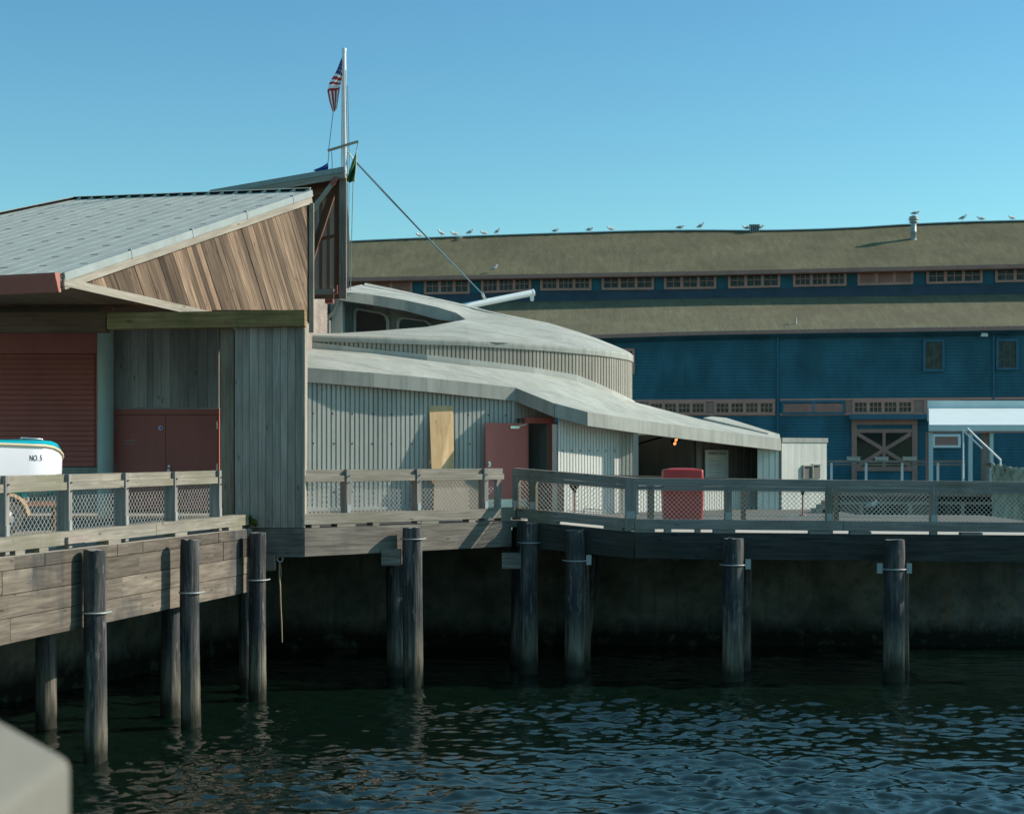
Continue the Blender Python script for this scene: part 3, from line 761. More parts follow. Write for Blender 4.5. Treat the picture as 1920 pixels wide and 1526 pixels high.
# gable boards in the vertical plane below the rake
go = E - out * .06
def gp(x, y): return hit(x, y, go, out)
G0, G1, G2, G3 = gp(112, 521), gp(583, 384), gp(582, 606), gp(375, 590)
def uv2(p): return ((p - go).dot(gh), p.z)
poly = [uv2(G0), uv2(G1), uv2(G2), uv2(G3)]
a, b = uv2(gp(345, 465)), uv2(gp(382, 578)); bd = V((b[0] - a[0], b[1] - a[1])).normalized(); bn = V((-bd.y, bd.x))
if bn.x < 0: bn = -bn
def clip(poly, nx, ny, c):
    out_ = []
    for i in range(len(poly)):
        p, q = poly[i], poly[(i + 1) % len(poly)]; dp = p[0] * nx + p[1] * ny - c; dq = q[0] * nx + q[1] * ny - c
        if dp >= 0: out_.append(p)
        if dp * dq < 0: t = dp / (dp - dq); out_.append((lerp(p[0], q[0], t), lerp(p[1], q[1], t)))
    return out_
ss = [p[0] * bn.x + p[1] * bn.y for p in poly]; s = min(ss); mb = MB()
while s < max(ss):
    w = random.choice([.12, .16, .19, .19, .24]); c = clip(clip(poly, bn.x, bn.y, s + .003), -bn.x, -bn.y, -(s + w - .003)); s += w
    if len(c) < 3: continue
    j = random.uniform(0, .018)
    mb.prism([go + gh * (p[0] - 0) + V((0, 0, p[1] - go.z)) + out * j for p in c], -out * .05, 0, gh * bd.x + V((0, 0, bd.y)))
mb.build('gable_boards', M['cedar'], TB)
mb = MB(); a, b = E - V((0, 0, .30)), gp(395, 593); a = gp(112, 529); mb.bar(a + out * .07, b + out * .07, .07, .15); mb.build('lower_board', M['rake'], TB)
# soffit folding back under the eave
q0, q1 = gp(118, 541), gp(395, 598)
mb = MB(); mb.prism([q0 - out * .02, q1 - out * .02, q1 - ev * 9, q0 - ev * 9], (0, 0, .04)); mb.build('soffit', M['brownframe'], TB)
mb = MB(); mb.box((-16, 33.7, CZ + 2.98), (-4.92, 37.6, CZ + 3.03)); mb.build('porch_ceiling', M['darkbeam'], TB)
# gutter
mb = MB(); ed = V((ev.y, -ev.x, 0)); ed = ed if ed.y < 0 else -ed
a = E + ed * .03 - ev * .03
prof = [(0, 0), (.17, .0), (.16, -.06), (.06, -.34), (0, -.34)]
mb.prism([a + ed * p[0] + V((0, 0, p[1])) for p in prof], -ev * 5.5)
gt = mb.build('gutter', M['gutter'], TB)
mb = MB(); mb.prism([a + ev * .012 + ed * p[0] * 1.02 + V((0, 0, p[1] * 1.01)) for p in prof], -ev * .012 * .9); mb.build('gutter_end', paint('gutter_red_sunlit', (.46, .165, .125), .1, .5), gt)  # end cap in a lighter red, its sunlight put into the colour
mb = MB()
for k in (.12, .62, 1.12): mb.bar(E - ev * k + V((0, 0, .0)) + ed * .05, E - ev * k + V((0, 0, .06)) + ed * .05, .05, .06)
mb.build('gutter_clip', M['darkbeam'], gt)
# corner post of the gable
mb = MB(); x = RT.x; mb.bar(V((x + .02, RT.y - .05, 7.6)), V((x + .02, RT.y - .05, RT.z - .3)), .11, .11, (1, 0, 0)); mb.build('corner_post', M['rake'], TB)
# --- tall second peak behind
DP = 40.2
A = P(648, 316, DP); B = P(395, 360, DP + 1.2)
mb = MB(); rear = V((-.6, 7, -.9)); mb.prism([A, A + rear, B + rear, B], (0, 0, -.06)); mb.build('peak_roof', M['roofmetal'], TB)
fr = V((0, -.06, 0))
mb = MB(); mb.bar(A + fr - V((0, 0, .03)), B + fr - V((0, 0, .03)), .05, .13)
for s in (.03, .09): p = A.lerp(B, s) + fr - V((0, .03, .03)); mb.bar(p, p + (B - A).normalized() * .05, .03, .14)
mb.build('peak_flashing', M['flash'], TB)
mb = MB(); mb.bar(A + fr * .8 - V((0, 0, .175)), B + fr * .8 - V((0, 0, .175)), .06, .15); mb.build('peak_rake_board', M['rake'], TB)
mb = MB(); mb.bar(P(643, 326, DP + .1), P(643, 560, DP + .1), .175, .16, (0, 1, 0)); mb.build('peak_post', M['peakpost'], TB)
mb = MB(); mb.bar(P(633, 334, DP + .3), P(633, 560, DP + .3), .14, .14, (0, 1, 0)); mb.build('inner_post', M['darkbeam'], TB)
mb = MB(); mb.bar(P(627, 340, DP + .02), P(578, 404, DP + .02), .1, .14, (0, 1, 0)); st = mb.build('strut', M['rake'], TB)
mb = MB(); mb.bar(P(631, 333, DP - .02), P(623, 346, DP - .02), .12, .17, (0, 1, 0)); mb.build('strut_plate', M['gutter'], st)
mb = MB(); mb.bar(P(627, 352, DP + .5), P(578, 500, DP + .5), .16, .2, (0, 1, 0)); mb.build('strut', M['darkbeam'], TB)
mb = MB(); mb.bar(P(630, 442, DP + .6), P(560, 458, DP + .6), .08, .09, (0, 1, 0)); mb.build('cross_brace', M['darkbeam'], TB)
mb = MB(); mb.bar(P(640, 340, DP + .55), P(420, 378, DP + 1.7), .2, .5); mb.build('eave_beam', M['brownframe'], TB)
DG = DP + 1.2
mb = MB(); fbox(mb, 520, 640, 352, 546, DG, .04); pn = mb.build('window_wall', M['panelglass'], TB)
mb = MB()
for x in (587, 601, 615, 629): fbox(mb, x - 2.6, x + 2.6, 352, 546, DG - .1, .1, 0, 2)
mb.build('mullion', M['brownframe'], pn)
mb = MB(); mb.bar(P(560, 547, DP - .1), P(626, 547, DP - .1), .12, .13, (0, 0, 1)); mb.build('sill_beam', M['rake'], TB)
mb = MB(); mb.bar(P(560, 556, DP + .2), P(626, 556, DP + .2), .12, .12, (0, 0, 1)); mb.build('sill_beam', M['brownframe'], TB)
mb = MB(); mb.prism([P(624, 551, DP - .3), P(633, 551, DP - .3), P(632, 534, DP - .3)], (0, .1, 0)); mb.build('red_flashing', M['gutter'], TB)
mb = MB(); fbox(mb, 609, 624, 558, 568, 41, .3); mb.build('red_flashing', M['gutter'], TB)
# rear body so that the shed is closed behind the roofs
mb = MB(); mb.box((-16, 42.4, 3.3), (PX(575, 42.5), 48, 9.3)); mb.build('rear_wall', M['greyboard'], TB)

# ------------------------------------------------------------------ flagpole, flags, boom and ropes
FD = 42.0
FPL = thing('flagpole', 'tall white wooden flagpole with a tilted yard arm above the timber shed', 'flagpole', P(646, 560, FD))
mb = MB(); mb.tube([P(646.8, 346, FD), P(646, 280, FD), P(645, 160, FD), P(645, 96, FD)], [.07, .068, .062, .056], 14); mb.build('pole', M['polewhite'], FPL)
mb = MB(); mb.tube([P(645, 98, FD), P(645, 91, FD)], .064, 12); mb.build('truck_cap', M['polewhite'], FPL)
mb = MB(); mb.bar(P(614.5, 283, FD - .12), P(672, 265.5, FD - .12), .06, .06); mb.build('yard_arm', M['rake'], FPL)
mb = MB(); mb.tube([P(648, 286, FD), P(654, 287, FD), P(660, 296, FD), P(664, 302, FD)], .022, 8); mb.build('topping_bracket', M['white'], FPL)
mb = MB()
for ps in ([(642, 112), (640, 318)], [(648, 132), (651, 300), (651, 540)], [(652, 160), (655, 300), (653, 545)], [(625, 208), (616, 283)], [(617, 284), (615, 306)], [(671, 267), (667, 290)], [(662, 340), (657, 545)], [(622, 285), (623, 318)]):
    mb.tube([P(x, y, FD - .1) for x, y in ps], .010, 5, 0, True, False)
mb.build('halyard', M['line'], FPL)
# national flag hanging limp
def cloth(left, right, nu, nv, D, wave):
    rows = []
    for i in range(nu + 1):
        y = i / nu; r = []
        for j in range(nv + 1):
            v = j / nv; x = lerp(interp(y, left[0]), interp(y, right[0]), v); yy = lerp(interp(y, left[1]), interp(y, right[1]), v)
            p = P(x, yy, D); p.y += wave * math.sin(v * 7 + y * 5) * (.3 + y); r.append(p)
        rows.append(r)
    return rows
mb = MB()
Lx = [(0, 640.5), (.25, 631.5), (.5, 617), (.62, 613.5), (.8, 618), (1, 624)]; Ly = [(0, 109), (.25, 131), (.5, 156), (.62, 171), (.8, 192), (1, 211)]
Rx = [(0, 642), (.3, 641.5), (.62, 637.5), (.8, 635), (1, 632)]; Ry = [(0, 109), (.3, 142), (.62, 166), (.8, 185), (1, 205)]
NU, NV = 44, 26; rows = cloth((Lx, Ly), (Rx, Ry), NU, NV, FD - .1, .05)
for i in range(NU):
    for j in range(NV):
        u = i / NU; v = j / NV
        if u < .31: m = 2 if not (i % 3 == 1 and j % 6 == (i // 3) % 2 * 3) else 1
        elif u < .62: m = 0 if int((u - .31) / .31 * 6) % 2 else 1
        else: m = 0 if int(v * 7) % 2 == 0 else 1
        mb.add([rows[i][j], rows[i][j + 1], rows[i + 1][j + 1], rows[i + 1][j]], [[0, 1, 2, 3]], [[(0, 0), (1, 0), (1, 1), (0, 1)]], m, True)
solo(mb, 'flag', [M['flagred'], M['flagwhite'], M['flagblue']], 'red and white striped flag with starred blue corner hanging limp near the pole top', 'flag')
mb = MB(); mb.grid(cloth(([(0, 615), (1, 588)], [(0, 305), (1, 321)]), ([(0, 615), (1, 616)], [(0, 304), (1, 330)]), 8, 8, FD + .3, .08))
solo(mb, 'flag', M['pennant'], 'plain blue flag whose top corner shows above the peaked roof', 'flag')
mb = MB(); mb.grid(cloth(([(0, 667), (.35, 659), (1, 650)], [(0, 288), (.35, 304), (1, 341)]), ([(0, 668), (.5, 667), (1, 664)], [(0, 286), (.5, 315), (1, 342)]), 14, 10, FD - .2, .09))
gfl = solo(mb, 'flag', M['greencloth'], 'green flag hanging from the right end of the yard arm', 'flag')
mb = MB(); mb.tube([P(668.5, 282, FD - .2), P(668, 300, FD - .22), P(667.3, 315, FD - .24), P(664.5, 342, FD - .22)], .014, 5); mb.build('flag_hem', M['cream'], gfl)
# boom
BM = thing('derrick_boom', 'white steel boom rising from behind the concrete roof', 'boom', P(870, 575, 51.5))
b0, b1 = P(862, 576.5, 51.5), P(999, 549, 52.6)
mb = MB(); mb.tube([b0 + (b0 - b1) * .6, b0, b1], .105, 16); mb.build('spar', M['white'], BM)
mb = MB(); mb.tube([b1 - (b1 - b0) * .01, b1 + (b1 - b0) * .012], .118, 14); c = b1 + V((-.02, 0, -.14)); mb.prism([c + V((-.07, -.03, .05)), c + V((.06, -.03, .05)), c + V((.055, -.03, -.1)), c + V((.02, -.03, -.14)), c + V((-.03, -.03, -.14)), c + V((-.065, -.03, -.1))], (0, .08, 0)); mb.build('end_fitting', M['white'], BM)
mb = MB(); c = P(911, 563, 51.9); mb.bar(c, P(906, 555, 51.8), .09, .12, (0, 1, 0)); mb.tube([P(907, 557, 51.8), P(904, 549, 51.6)], .05, 8); mb.build('shackle', M['steel'], BM)
t = thing('topping_rope', 'pair of taut ropes running from the flagpole down to the boom', 'rope', P(665, 302, FD))
for dx in (0, 4.2):
    mb = MB(); mb.tube([P(663.5 + dx * .9, 301 + dx * .4, FD)] + [P(lerp(664, 904, s) + dx * (1 - s) * .9, lerp(302, 551, s) + 5 * math.sin(math.pi * s) * .5, lerp(FD, 51.6, s)) for s in (.25, .5, .75)] + [P(904 + dx * .1, 551, 51.6)], .016, 6); mb.build('rope_leg', M['bluerope'], t)

# ------------------------------------------------------------------ boat on trailer
bt = P(110, 860, 30.2); ax = V((.74, .67, 0)).normalized(); sd = V((ax.y, -ax.x, 0))   # ax: towards the bow; sd: side facing the camera
BO = thing('motor_boat', 'white open boat with teal deck and NO. 5 on its bow', 'boat', bt - ax * 2 - V((0, 0, .6)))
Lb = 5.2; hb = .95
def station(s):   # s: metres aft of the bow; returns half-breadth, sheer z, chine z
    w = hb * min(1, (max(s, 0) / .75) ** .5) if s > 0 else .06
    w = max(w, .10)
    sheer = bt.z + interp(s, [(0, .0), (.18, .11), (.4, .20), (.7, .235), (1.6, .265), (3, .30), (5.2, .34)])
    ch = bt.z + interp(s, [(0, -.38), (.4, -.52), (1.2, -.60), (5.2, -.62)])
    return w, sheer, ch
SS = [0, .06, .15, .3, .5, .75, 1.05, 1.4, 2, 2.8, 3.6, 4.4, 5.2]
cl = bt - sd * hb * .0
def bp(s, off, z): return V((0, 0, z)) + V(((cl - ax * s + sd * off).x, (cl - ax * s + sd * off).y, 0))
rows = []
for s in SS:
    w, zs, zc = station(s); k = w * .86
    rows.append([bp(s, -w, zs), bp(s, -w * .97, (zs + zc) / 2), bp(s, -k, zc), bp(s, -k * .5, zc - .14), bp(s, 0, zc - .24), bp(s, k * .5, zc - .14), bp(s, k, zc), bp(s, w * .97, (zs + zc) / 2), bp(s, w, zs)])
mb = MB(); mb.grid([r[2:7] for r in rows], 1); mb.grid([r[:3] for r in rows], 0); mb.grid([r[6:] for r in rows], 0)
mb.face(rows[0][::-1], 0); mb.face(rows[-1], 0)
hu = mb.build('hull', [M['hull'], M['teal']], BO)
mb = MB(); dk = []
for s in SS:
    w, zs, zc = station(s); h = interp(s, [(0, .02), (.25, .12), (.6, .11), (1.2, .07), (5.2, .07)])
    dk.append([bp(s, -w * 1.0, zs), bp(s, -w * .93, zs + h), bp(s, 0, zs + h + .03), bp(s, w * .93, zs + h), bp(s, w * 1.0, zs)])
mb.grid(dk, 0, False); mb.face(dk[0]); mb.build('deck', M['teal'], BO)
for sg in (1, -1):
    mb = MB(); mb.tube([bp(s, sg * (station(s)[0] + .015), station(s)[1]) for s in SS], .028, 7); mb.build('rub_rail', M['cream'], BO)
mb = MB(); p = [bp(s, .35, station(s)[1] + .15) for s in (.5, .6, .7, .92)]; mb.tube([p[0] - V((0, 0, .08)), p[0], p[3], p[3] - V((0, 0, .08))], .012, 6); mb.build('grab_rail', M['steel'], BO)
# lettering on the side facing the camera
w, zs, zc = station(.78); q = bp(.86, w * .965 + .0, bt.z + .02); side_rot = math.atan2(ax.y, ax.x)
text('lettering', 'NO. 5', .145, bp(1.03, hb * .985 + .004, bt.z - .03), (math.radians(90), 0, side_rot), M['ink'], hu, 'LEFT', .001, .66)
TR = thing('boat_trailer', 'boat trailer with a tan wheel arch behind the wire fence', 'trailer', V((-9.6, 28.8, 3.29)))
mb = MB(); 
for off in (-.55, .55): mb.bar(bp(.9, off, 3.86), bp(5.0, off, 3.86), .08, .12)
for s in (1.2, 2.6, 4.2): mb.bar(bp(s, -.6, 3.9), bp(s, .6, 3.9), .08, .08)
mb.bar(bp(-.2, 0, 3.78), bp(1.2, 0, 3.86), .1, .1); mb.bar(bp(1.2, -.55, 3.86), bp(-.1, 0, 3.8), .07, .09); mb.bar(bp(1.2, .55, 3.86), bp(-.1, 0, 3.8), .07, .09)
mb.tube([bp(.1, 0, 3.3), bp(.1, 0, 3.8)], .04, 8)
mb.build('frame', M['darkbeam'], TR)
mb = MB()
for s in (1.0, 2.6, 4.4): mb.bar(bp(s, -.7, 4.03), bp(s, .7, 4.03), .1, .14)
mb.bar(bp(.9, .55, 3.98), bp(4.6, .55, 3.98), .06, .1)
mb.build('bunk', M['teal'], TR)
wc = P(8, 970, 28.6)
mb = MB(); N_ = 28
def wheelring(r, o): return [wc + ax * (r * math.cos(2 * math.pi * k / N_)) + V((0, 0, r * math.sin(2 * math.pi * k / N_))) + sd * o for k in range(N_)]
wz = 3.29 + .33; wc.z = wz
mb.grid([wheelring(r, o) for r, o in ((.19, -.09), (.29, -.1), (.33, -.05), (.33, .05), (.29, .1), (.19, .09))], 0, True, True)
wh = mb.build('wheel', M['tyre'], TR)
mb = MB(); mb.grid([wheelring(r, o) for r, o in ((.2, .085), (.18, .06), (.12, .07), (.06, .09), (.05, .11), (.002, .11))], 0, True, True)
for k in range(5):
    a = 2 * math.pi * k / 5 + .3; c = wc + ax * (.14 * math.cos(a)) + V((0, 0, .14 * math.sin(a))) + sd * .068; mb.tube([c, c + sd * .012], .022, 8, 1)
mb.build('rim', [M['rim'], M['black']], wh)
mb = MB(); r0 = .44
arc = [(math.pi * (.02 + .96 * k / 12)) for k in range(13)]
mb.slab([[wc + ax * (r0 * math.cos(a)) + V((0, 0, r0 * math.sin(a))) + sd * o for a in arc] for o in (-.14, .13)], (0, 0, -.015))
mb.grid([[wc + ax * (r * math.cos(a)) + V((0, 0, r * math.sin(a))) + sd * .132 for a in arc] for r in (r0, r0 - .06)], 0, False)
mb.build('wheel_arch', M['tan'], TR)
for s in (1.55, .95):
    mb = MB(); c = bp(s, .62, 3.93); mb.tube([c, c + sd * .04], .055, 12, 0); mb.tube([c + sd * .042, c + sd * .05], .03, 10, 1); mb.build('marker_light', [M['steel'], M['gutter']], TR)
# ------------------------------------------------------------------ concrete building
CB = thing('concrete_building', 'low curved concrete building with ribbed walls and sweeping roofs', 'building', (1, 46, 3.2))
def ribbed(mb, path, z0, z1, pitch, depth, side=1, m=0):
    """vertical ribbed wall along a plan path; z0/z1 are tables over path length; side=+1 means outward is to the right of travel"""
    L = [0]
    for a, b in zip(path, path[1:]): L.append(L[-1] + math.dist(a, b))
    prof = [(0, 0), (.66, 0), (.72, depth), (.94, depth)]
    ss = []
    k = 0
    while k * pitch < L[-1]:
        ss += [(k * pitch + p * pitch, q) for p, q in prof if k * pitch + p * pitch < L[-1]]; k += 1
    ss.append((L[-1], 0)); top, bot = [], []
    for s, q in ss:
        i = max(0, min(len(path) - 2, next((j for j in range(len(L) - 1) if L[j] <= s <= L[j + 1]), len(path) - 2)))
        t = (s - L[i]) / (L[i + 1] - L[i]); a, b = path[i], path[i + 1]
        d = V((b[0] - a[0], b[1] - a[1])).normalized(); nx, ny = d.y * side, -d.x * side
        x, y = lerp(a[0], b[0], t) - nx * q, lerp(a[1], b[1], t) - ny * q
        top.append((x, y, interp(s, [(l, z) for l, z in zip(L, z1)]) if len(z1) == len(L) else z1[0])); bot.append((x, y, interp(s, [(l, z) for l, z in zip(L, z0)]) if len(z0) == len(L) else z0[0]))
    mb.grid([bot, top], m, False)
def dots(mb, a, b, zs, n, m, r=.021, off=.004, jit=0.):
    d = V((b[0] - a[0], b[1] - a[1], 0)).normalized(); nn = V((d.y, -d.x, 0))
    for i in range(n):
        for z in zs:
            c = V((lerp(a[0], b[0], (i + .5) / n), lerp(a[1], b[1], (i + .5) / n), z)) + d * random.uniform(-jit, jit)
            mb.add([c + nn * off + d * (r * math.cos(q)) + V((0, 0, r * math.sin(q))) for q in [2 * math.pi * k / 8 for k in range(8)]], [list(range(8))], [[(0, 0)] * 8], m)
# lower roof outline (top of the fascia)
def onF(x):   # right leg of the fascia between F2 and F4
    k = (x - 960) / F; D = 38.95 / (.9545 - k); return D
FR = [(572, 690, 41), (700, 700, 41.6), (800, 709, 42.2), (900, 720, 42.95), (968, 728, 43.5), (1040, 757, 42.85), (1100, 773, 42.9), (1190, 787, onF(1190)), (1300, 802, onF(1300)), (1400, 815, onF(1400)), (1463, 823, onF(1463))]
BK = [(575, 653, 43.5), (700, 663, 43.8), (800, 676, 44.1), (890, 687, 44.7), (960, 694, 45.2), (1060, 709, 46.1), (1130, 731, 46.9), (1187, 753, 48.6), (1240, 767, 49.5), (1320, 788, 51.2), (1463, 821, 51)]
fr = [P(*q) for q in FR]; bk = [P(*q) for q in BK]
# extend left behind the board wall
fr = [fr[0] + V((-1.2, -.5, .06))] + fr; bk = [bk[0] + V((-1.6, 0, .05))] + bk
rows = []
for t in (0, .12, .3, .5, .7, .88, 1):
    r = []
    for i, (a, b) in enumerate(zip(fr, bk)):
        p = a.lerp(b, t); p.z += .10 * math.sin(math.pi * t) * (1 if i < 6 else .5); r.append(p)
    rows.append(r)
mb = MB(); mb.slab(rows, (0, 0, -.26)); lr = mb.build('lower_roof', M['concroof'], CB)
mb = MB(); H = .37
def strip(mb, pts, h, th, m=0):
    """vertical fascia strip hung along a polyline"""
    for a, b in zip(pts, pts[1:]):
        d = V((b.x - a.x, b.y - a.y, 0)).normalized(); n = V((d.y, -d.x, 0))
        top = [a + n * .03 + V((0, 0, .012)), b + n * .03 + V((0, 0, .012)), b - n * th + V((0, 0, .012)), a - n * th + V((0, 0, .012))]
        mb.prism([p - V((0, 0, h)) for p in top], (0, 0, h), m)
strip(mb, fr[:7], H, .14); mb.build('fascia', M['conc'], CB)
mb = MB(); strip(mb, fr[6:8], H, .14); strip(mb, fr[7:], H, .14); mb.build('fascia', M['conc'], CB)
# main ribbed wall
wa, wb = (-6.86, 40.34), (.09, 43.55)
mb = MB(); ribbed(mb, [wa, wb], [3.28], [P(572, 713, 41).z + .12, P(968, 751, 43.5).z], .128, .045)
fl = lambda x: lerp(3.0, 0, 0)
for z, n in ((ZY(777, 42.3), 14), (ZY(832, 42.3), 14), (ZY(921, 42.3), 14)): dots(mb, wa, wb, [z], n, 1, .024, .006, .03)
mb.bar(V((wa[0], wa[1] - .02, 3.33)), V((wb[0], wb[1] - .02, 3.33)), .1, .08)
mb.bar(V((wa[0], wa[1] + .2, 4.8)), V((wb[0], wb[1] + .2, 4.6)), .1, 2.9)
mb.build('ribbed_wall', [M['concrib'], M['hole']], CB)
# doorway with open red leaf
dw = (1.075, 44.15); ddir = V((dw[0] - wb[0], dw[1] - wb[1], 0)).normalized(); dn = V((ddir.y, -ddir.x, 0))
mb = MB(); zt = ZY(785, 44)
ribbed(mb, [wb, dw], [zt], [zt + .62], .11, .026); mb.bar(V3(wb, zt + .3) - dn * .12, V3(dw, zt + .3) - dn * .12, .1, .6)
h0 = V3(on_line(985, wb, dw)[0], 0); h1 = V3(on_line(1034, wb, dw)[0], 0)
a = V3(wb, 0); mb.bar(a + V((0, 0, 4.4)) - dn * .04, h0 + V((0, 0, 4.4)) - dn * .04, .1, 2.25)
mb.build('ribbed_wall', M['concdrum'], CB)
mb = MB(); u3 = V((0, 0, 1))
mb.bar(h0 + u3 * 3.29 + dn * .02, h0 + u3 * zt + dn * .02, .14, .09, dn.cross(u3)); mb.bar(h1 + u3 * 3.29 + dn * .02, h1 + u3 * zt + dn * .02, .14, .09, dn.cross(u3))
mb.bar(h0 - ddir * .045 + u3 * (zt - .05) + dn * .024, h1 + ddir * .045 + u3 * (zt - .05) + dn * .024, .15, .16)
mb.build('door_frame', M['redpaint'], CB)
mb = MB(); bx = V((.65, .76, 0)); q0, q1 = h0 - dn * .12, h1 - dn * .12
mb.prism([q1 + u3 * 3.29 - dn * .0, q1 + u3 * 3.29 - dn * 2.4, q1 + u3 * (zt + .1) - dn * 2.4, q1 + u3 * (zt + .1)], ddir * .1)
mb.prism([q0 + u3 * 3.29, q1 + u3 * 3.29, q1 + u3 * (zt + .1), q0 + u3 * (zt + .1)], -dn * .05) if False else None
mb.prism([q0 + u3 * 3.29 - dn * 2.4, q1 + u3 * 3.29 - dn * 2.4, q1 + u3 * (zt + .1) - dn * 2.4, q0 + u3 * (zt + .1) - dn * 2.4], -dn * .1)
mb.prism([q0 + u3 * 3.29, q0 + u3 * 3.29 - dn * 2.4, q0 + u3 * (zt + .1) - dn * 2.4, q0 + u3 * (zt + .1)], -ddir * .1)
mb.build('entrance_room', M['conc'], CB)
le = P(910, 851, 42.95); le.z = 0; hd = h0 + dn * .1; ld = (V((le.x, le.y, 0)) - hd); lu = ld.normalized(); ln = V((lu.y, -lu.x, 0)); ln = ln if ln.y < 0 else -ln
mb = MB(); zt2 = ZY(793, 43.3); mb.bar(hd + lu * .02 + u3 * (3.32 + zt2) / 2, hd + ld + u3 * (3.32 + zt2) / 2, .05, zt2 - 3.32); leaf = mb.build('door', M['redpaint'], CB, label='red door leaf standing wide open')
mb = MB(); c = hd + ld * .33 + u3 * ZY(801, 43.3) + ln * .05; mb.bar(c - lu * .14, c + lu * .14, .06, .07); mb.bar(hd + lu * .06 + u3 * ZY(795, 43.4) + ln * .06, c, .025, .02); mb.build('door_closer', M['steel'], leaf)
mb = MB(); c = hd + ld * .93 + u3 * ZY(870, 43) + ln * .04; mb.bar(c - u3 * .07, c + u3 * .07, .07, .04, ln); mb.tube([c, c + ln * .06], .03, 10); mb.build('door_lock', M['steel'], leaf)
mb = MB(); mb.bar(hd + ld * .02 + u3 * 3.42 + ln * .032, hd + ld * .98 + u3 * 3.42 + ln * .032, .01, .22); mb.build('kick_plate', M['steel'], leaf)
# right front wall under the eave
fd = V((.69, .723, 0)).normalized(); fn = V((fd.y, -fd.x, 0)); F2 = fr[7].copy(); F2.z = 0
def fp(k, off): q = F2 + fd * k - fn * off; return (q.x, q.y)
w0, w1 = fp(-.45, .62), fp(2.08, .62)
zf = lambda p: CZ + 1.0
mb = MB(); ribbed(mb, [w0, w1], [3.05], [ZY(788, 43) + .05, ZY(803, 44.8)], .122, .03)
dots(mb, w0, w1, [ZY(845, 43.8), ZY(905, 43.8)], 7, 1, .024, .006)
d = V((w1[0] - w0[0], w1[1] - w0[1], 0)).normalized(); nn = V((d.y, -d.x, 0))
mb.bar(V3(w0, 4.3) - nn * .14, V3(w1, 4.3) - nn * .14, .16, 2.5)
mb.build('ribbed_wall', [M['concsunlit'], M['hole']], CB)
mb = MB(); ribbed(mb, [w1, fp(2.5, .42)], [3.05], [5.55], .12, .026); mb.build('ribbed_wall', M['concrib'], CB)
mb = MB(); mb.bar((w0[0] + .05, w0[1] + .1, 4.25), (w0[0] + .05, 44.6, 4.25), .08, 2.6); mb.build('return_wall', M['concrib'], CB)
# column at the porch
cx, cd = PX(1191.5, 44.6), 44.6
mb = MB(); mb.box((cx - .075, cd - .08, 3.0), (cx + .075, cd + .2, ZY(803, cd)), 0, 2); mb.build('column', M['conc'], CB)
# porch: low sunlit wall, dark room behind, sign wall
mb = MB(); ribbed(mb, [fp(2.7, 1.0), fp(9.3, 1.0)], [2.95], [ZY(902, 45.5), ZY(906, 50)], .122, .03)
a, b = fp(2.7, 1.12), fp(9.3, 1.12); mb.bar(V3(a, 3.4), V3(b, 3.3), .16, 1.0); mb.build('low_wall', M['concsunlit'], CB)
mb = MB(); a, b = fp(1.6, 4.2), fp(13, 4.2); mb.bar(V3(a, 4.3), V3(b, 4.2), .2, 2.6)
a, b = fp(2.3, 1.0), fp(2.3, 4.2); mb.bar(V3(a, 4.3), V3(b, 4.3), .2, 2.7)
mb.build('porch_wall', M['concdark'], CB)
mb = MB(); a, b = fp(6.95, 1.6), fp(10.2, 1.6); ribbed(mb, [a, b], [3.0], [5.4, 5.1], .42, .03); mb.bar(V3(a, 4.15) - fn * .1, V3(b, 4.0) - fn * .1, .1, 2.3); b = fp(6.95, 4.2); mb.bar(V3(a, 4.15) - fn * .1, V3(b, 4.15), .12, 2.4); mb.build('porch_wall', M['concdark'], CB)  # last bar is a return wall added to block sun from the porch
mb = MB(); a, b = fp(8.55, .45), fp(9.10, .08); ribbed(mb, [a, b], [2.95], [5.0], .2, .02); mb.bar(V3(a, 3.9) + V((.1, .16, 0)), V3(b, 3.9) + V((.05, .16, 0)), .12, 2.1); mb.build('end_pier', M['column'], CB)
mb = MB(); a = fp(3.2, .8); b = fp(4.8, .8); mb.tube([V3(a, ZY(832, 45.8)), V3(b, ZY(813, 46.9))], .03, 6); mb.tube([V3(b, ZY(813, 46.9)), V3(fp(5.1, .8), ZY(826, 47.1))], .03, 6)
mb.build('conduit', M['black'], CB)
# end block
e0, e1 = (8.36, 49.6), (10.0, 50.83)
mb = MB(); ribbed(mb, [e0, e1], [2.9], [ZY(829, 50), ZY(829, 50.5)], .3, .002)
ed_ = V((e1[0] - e0[0], e1[1] - e0[1], 0)).normalized(); en = V((ed_.y, -ed_.x, 0))
mb.prism([V3(e0, 2.9) - en * .05, V3(e1, 2.9) - en * .05, V((9.4, 55.5, 2.9)), V((7.4, 55.5, 2.9))], (0, 0, ZY(829, 50) - 2.9))
mb.build('end_block', concrete('pale_sunlit_concrete', (.62, .61, .55), .75, .45), CB)  # end block concrete brightened, strong sun put into its colour
mb = MB(); mb.prism([V3(e0, ZY(829.2, 50)) + en * .03, V3(e1, ZY(829.2, 50)) + en * .03 + ed_ * .03, V((9.4, 55.5, ZY(829.2, 50))), V((7.4, 55.5, ZY(829.2, 50)))], (0, 0, .14)); mb.build('coping', M['conc'], CB)
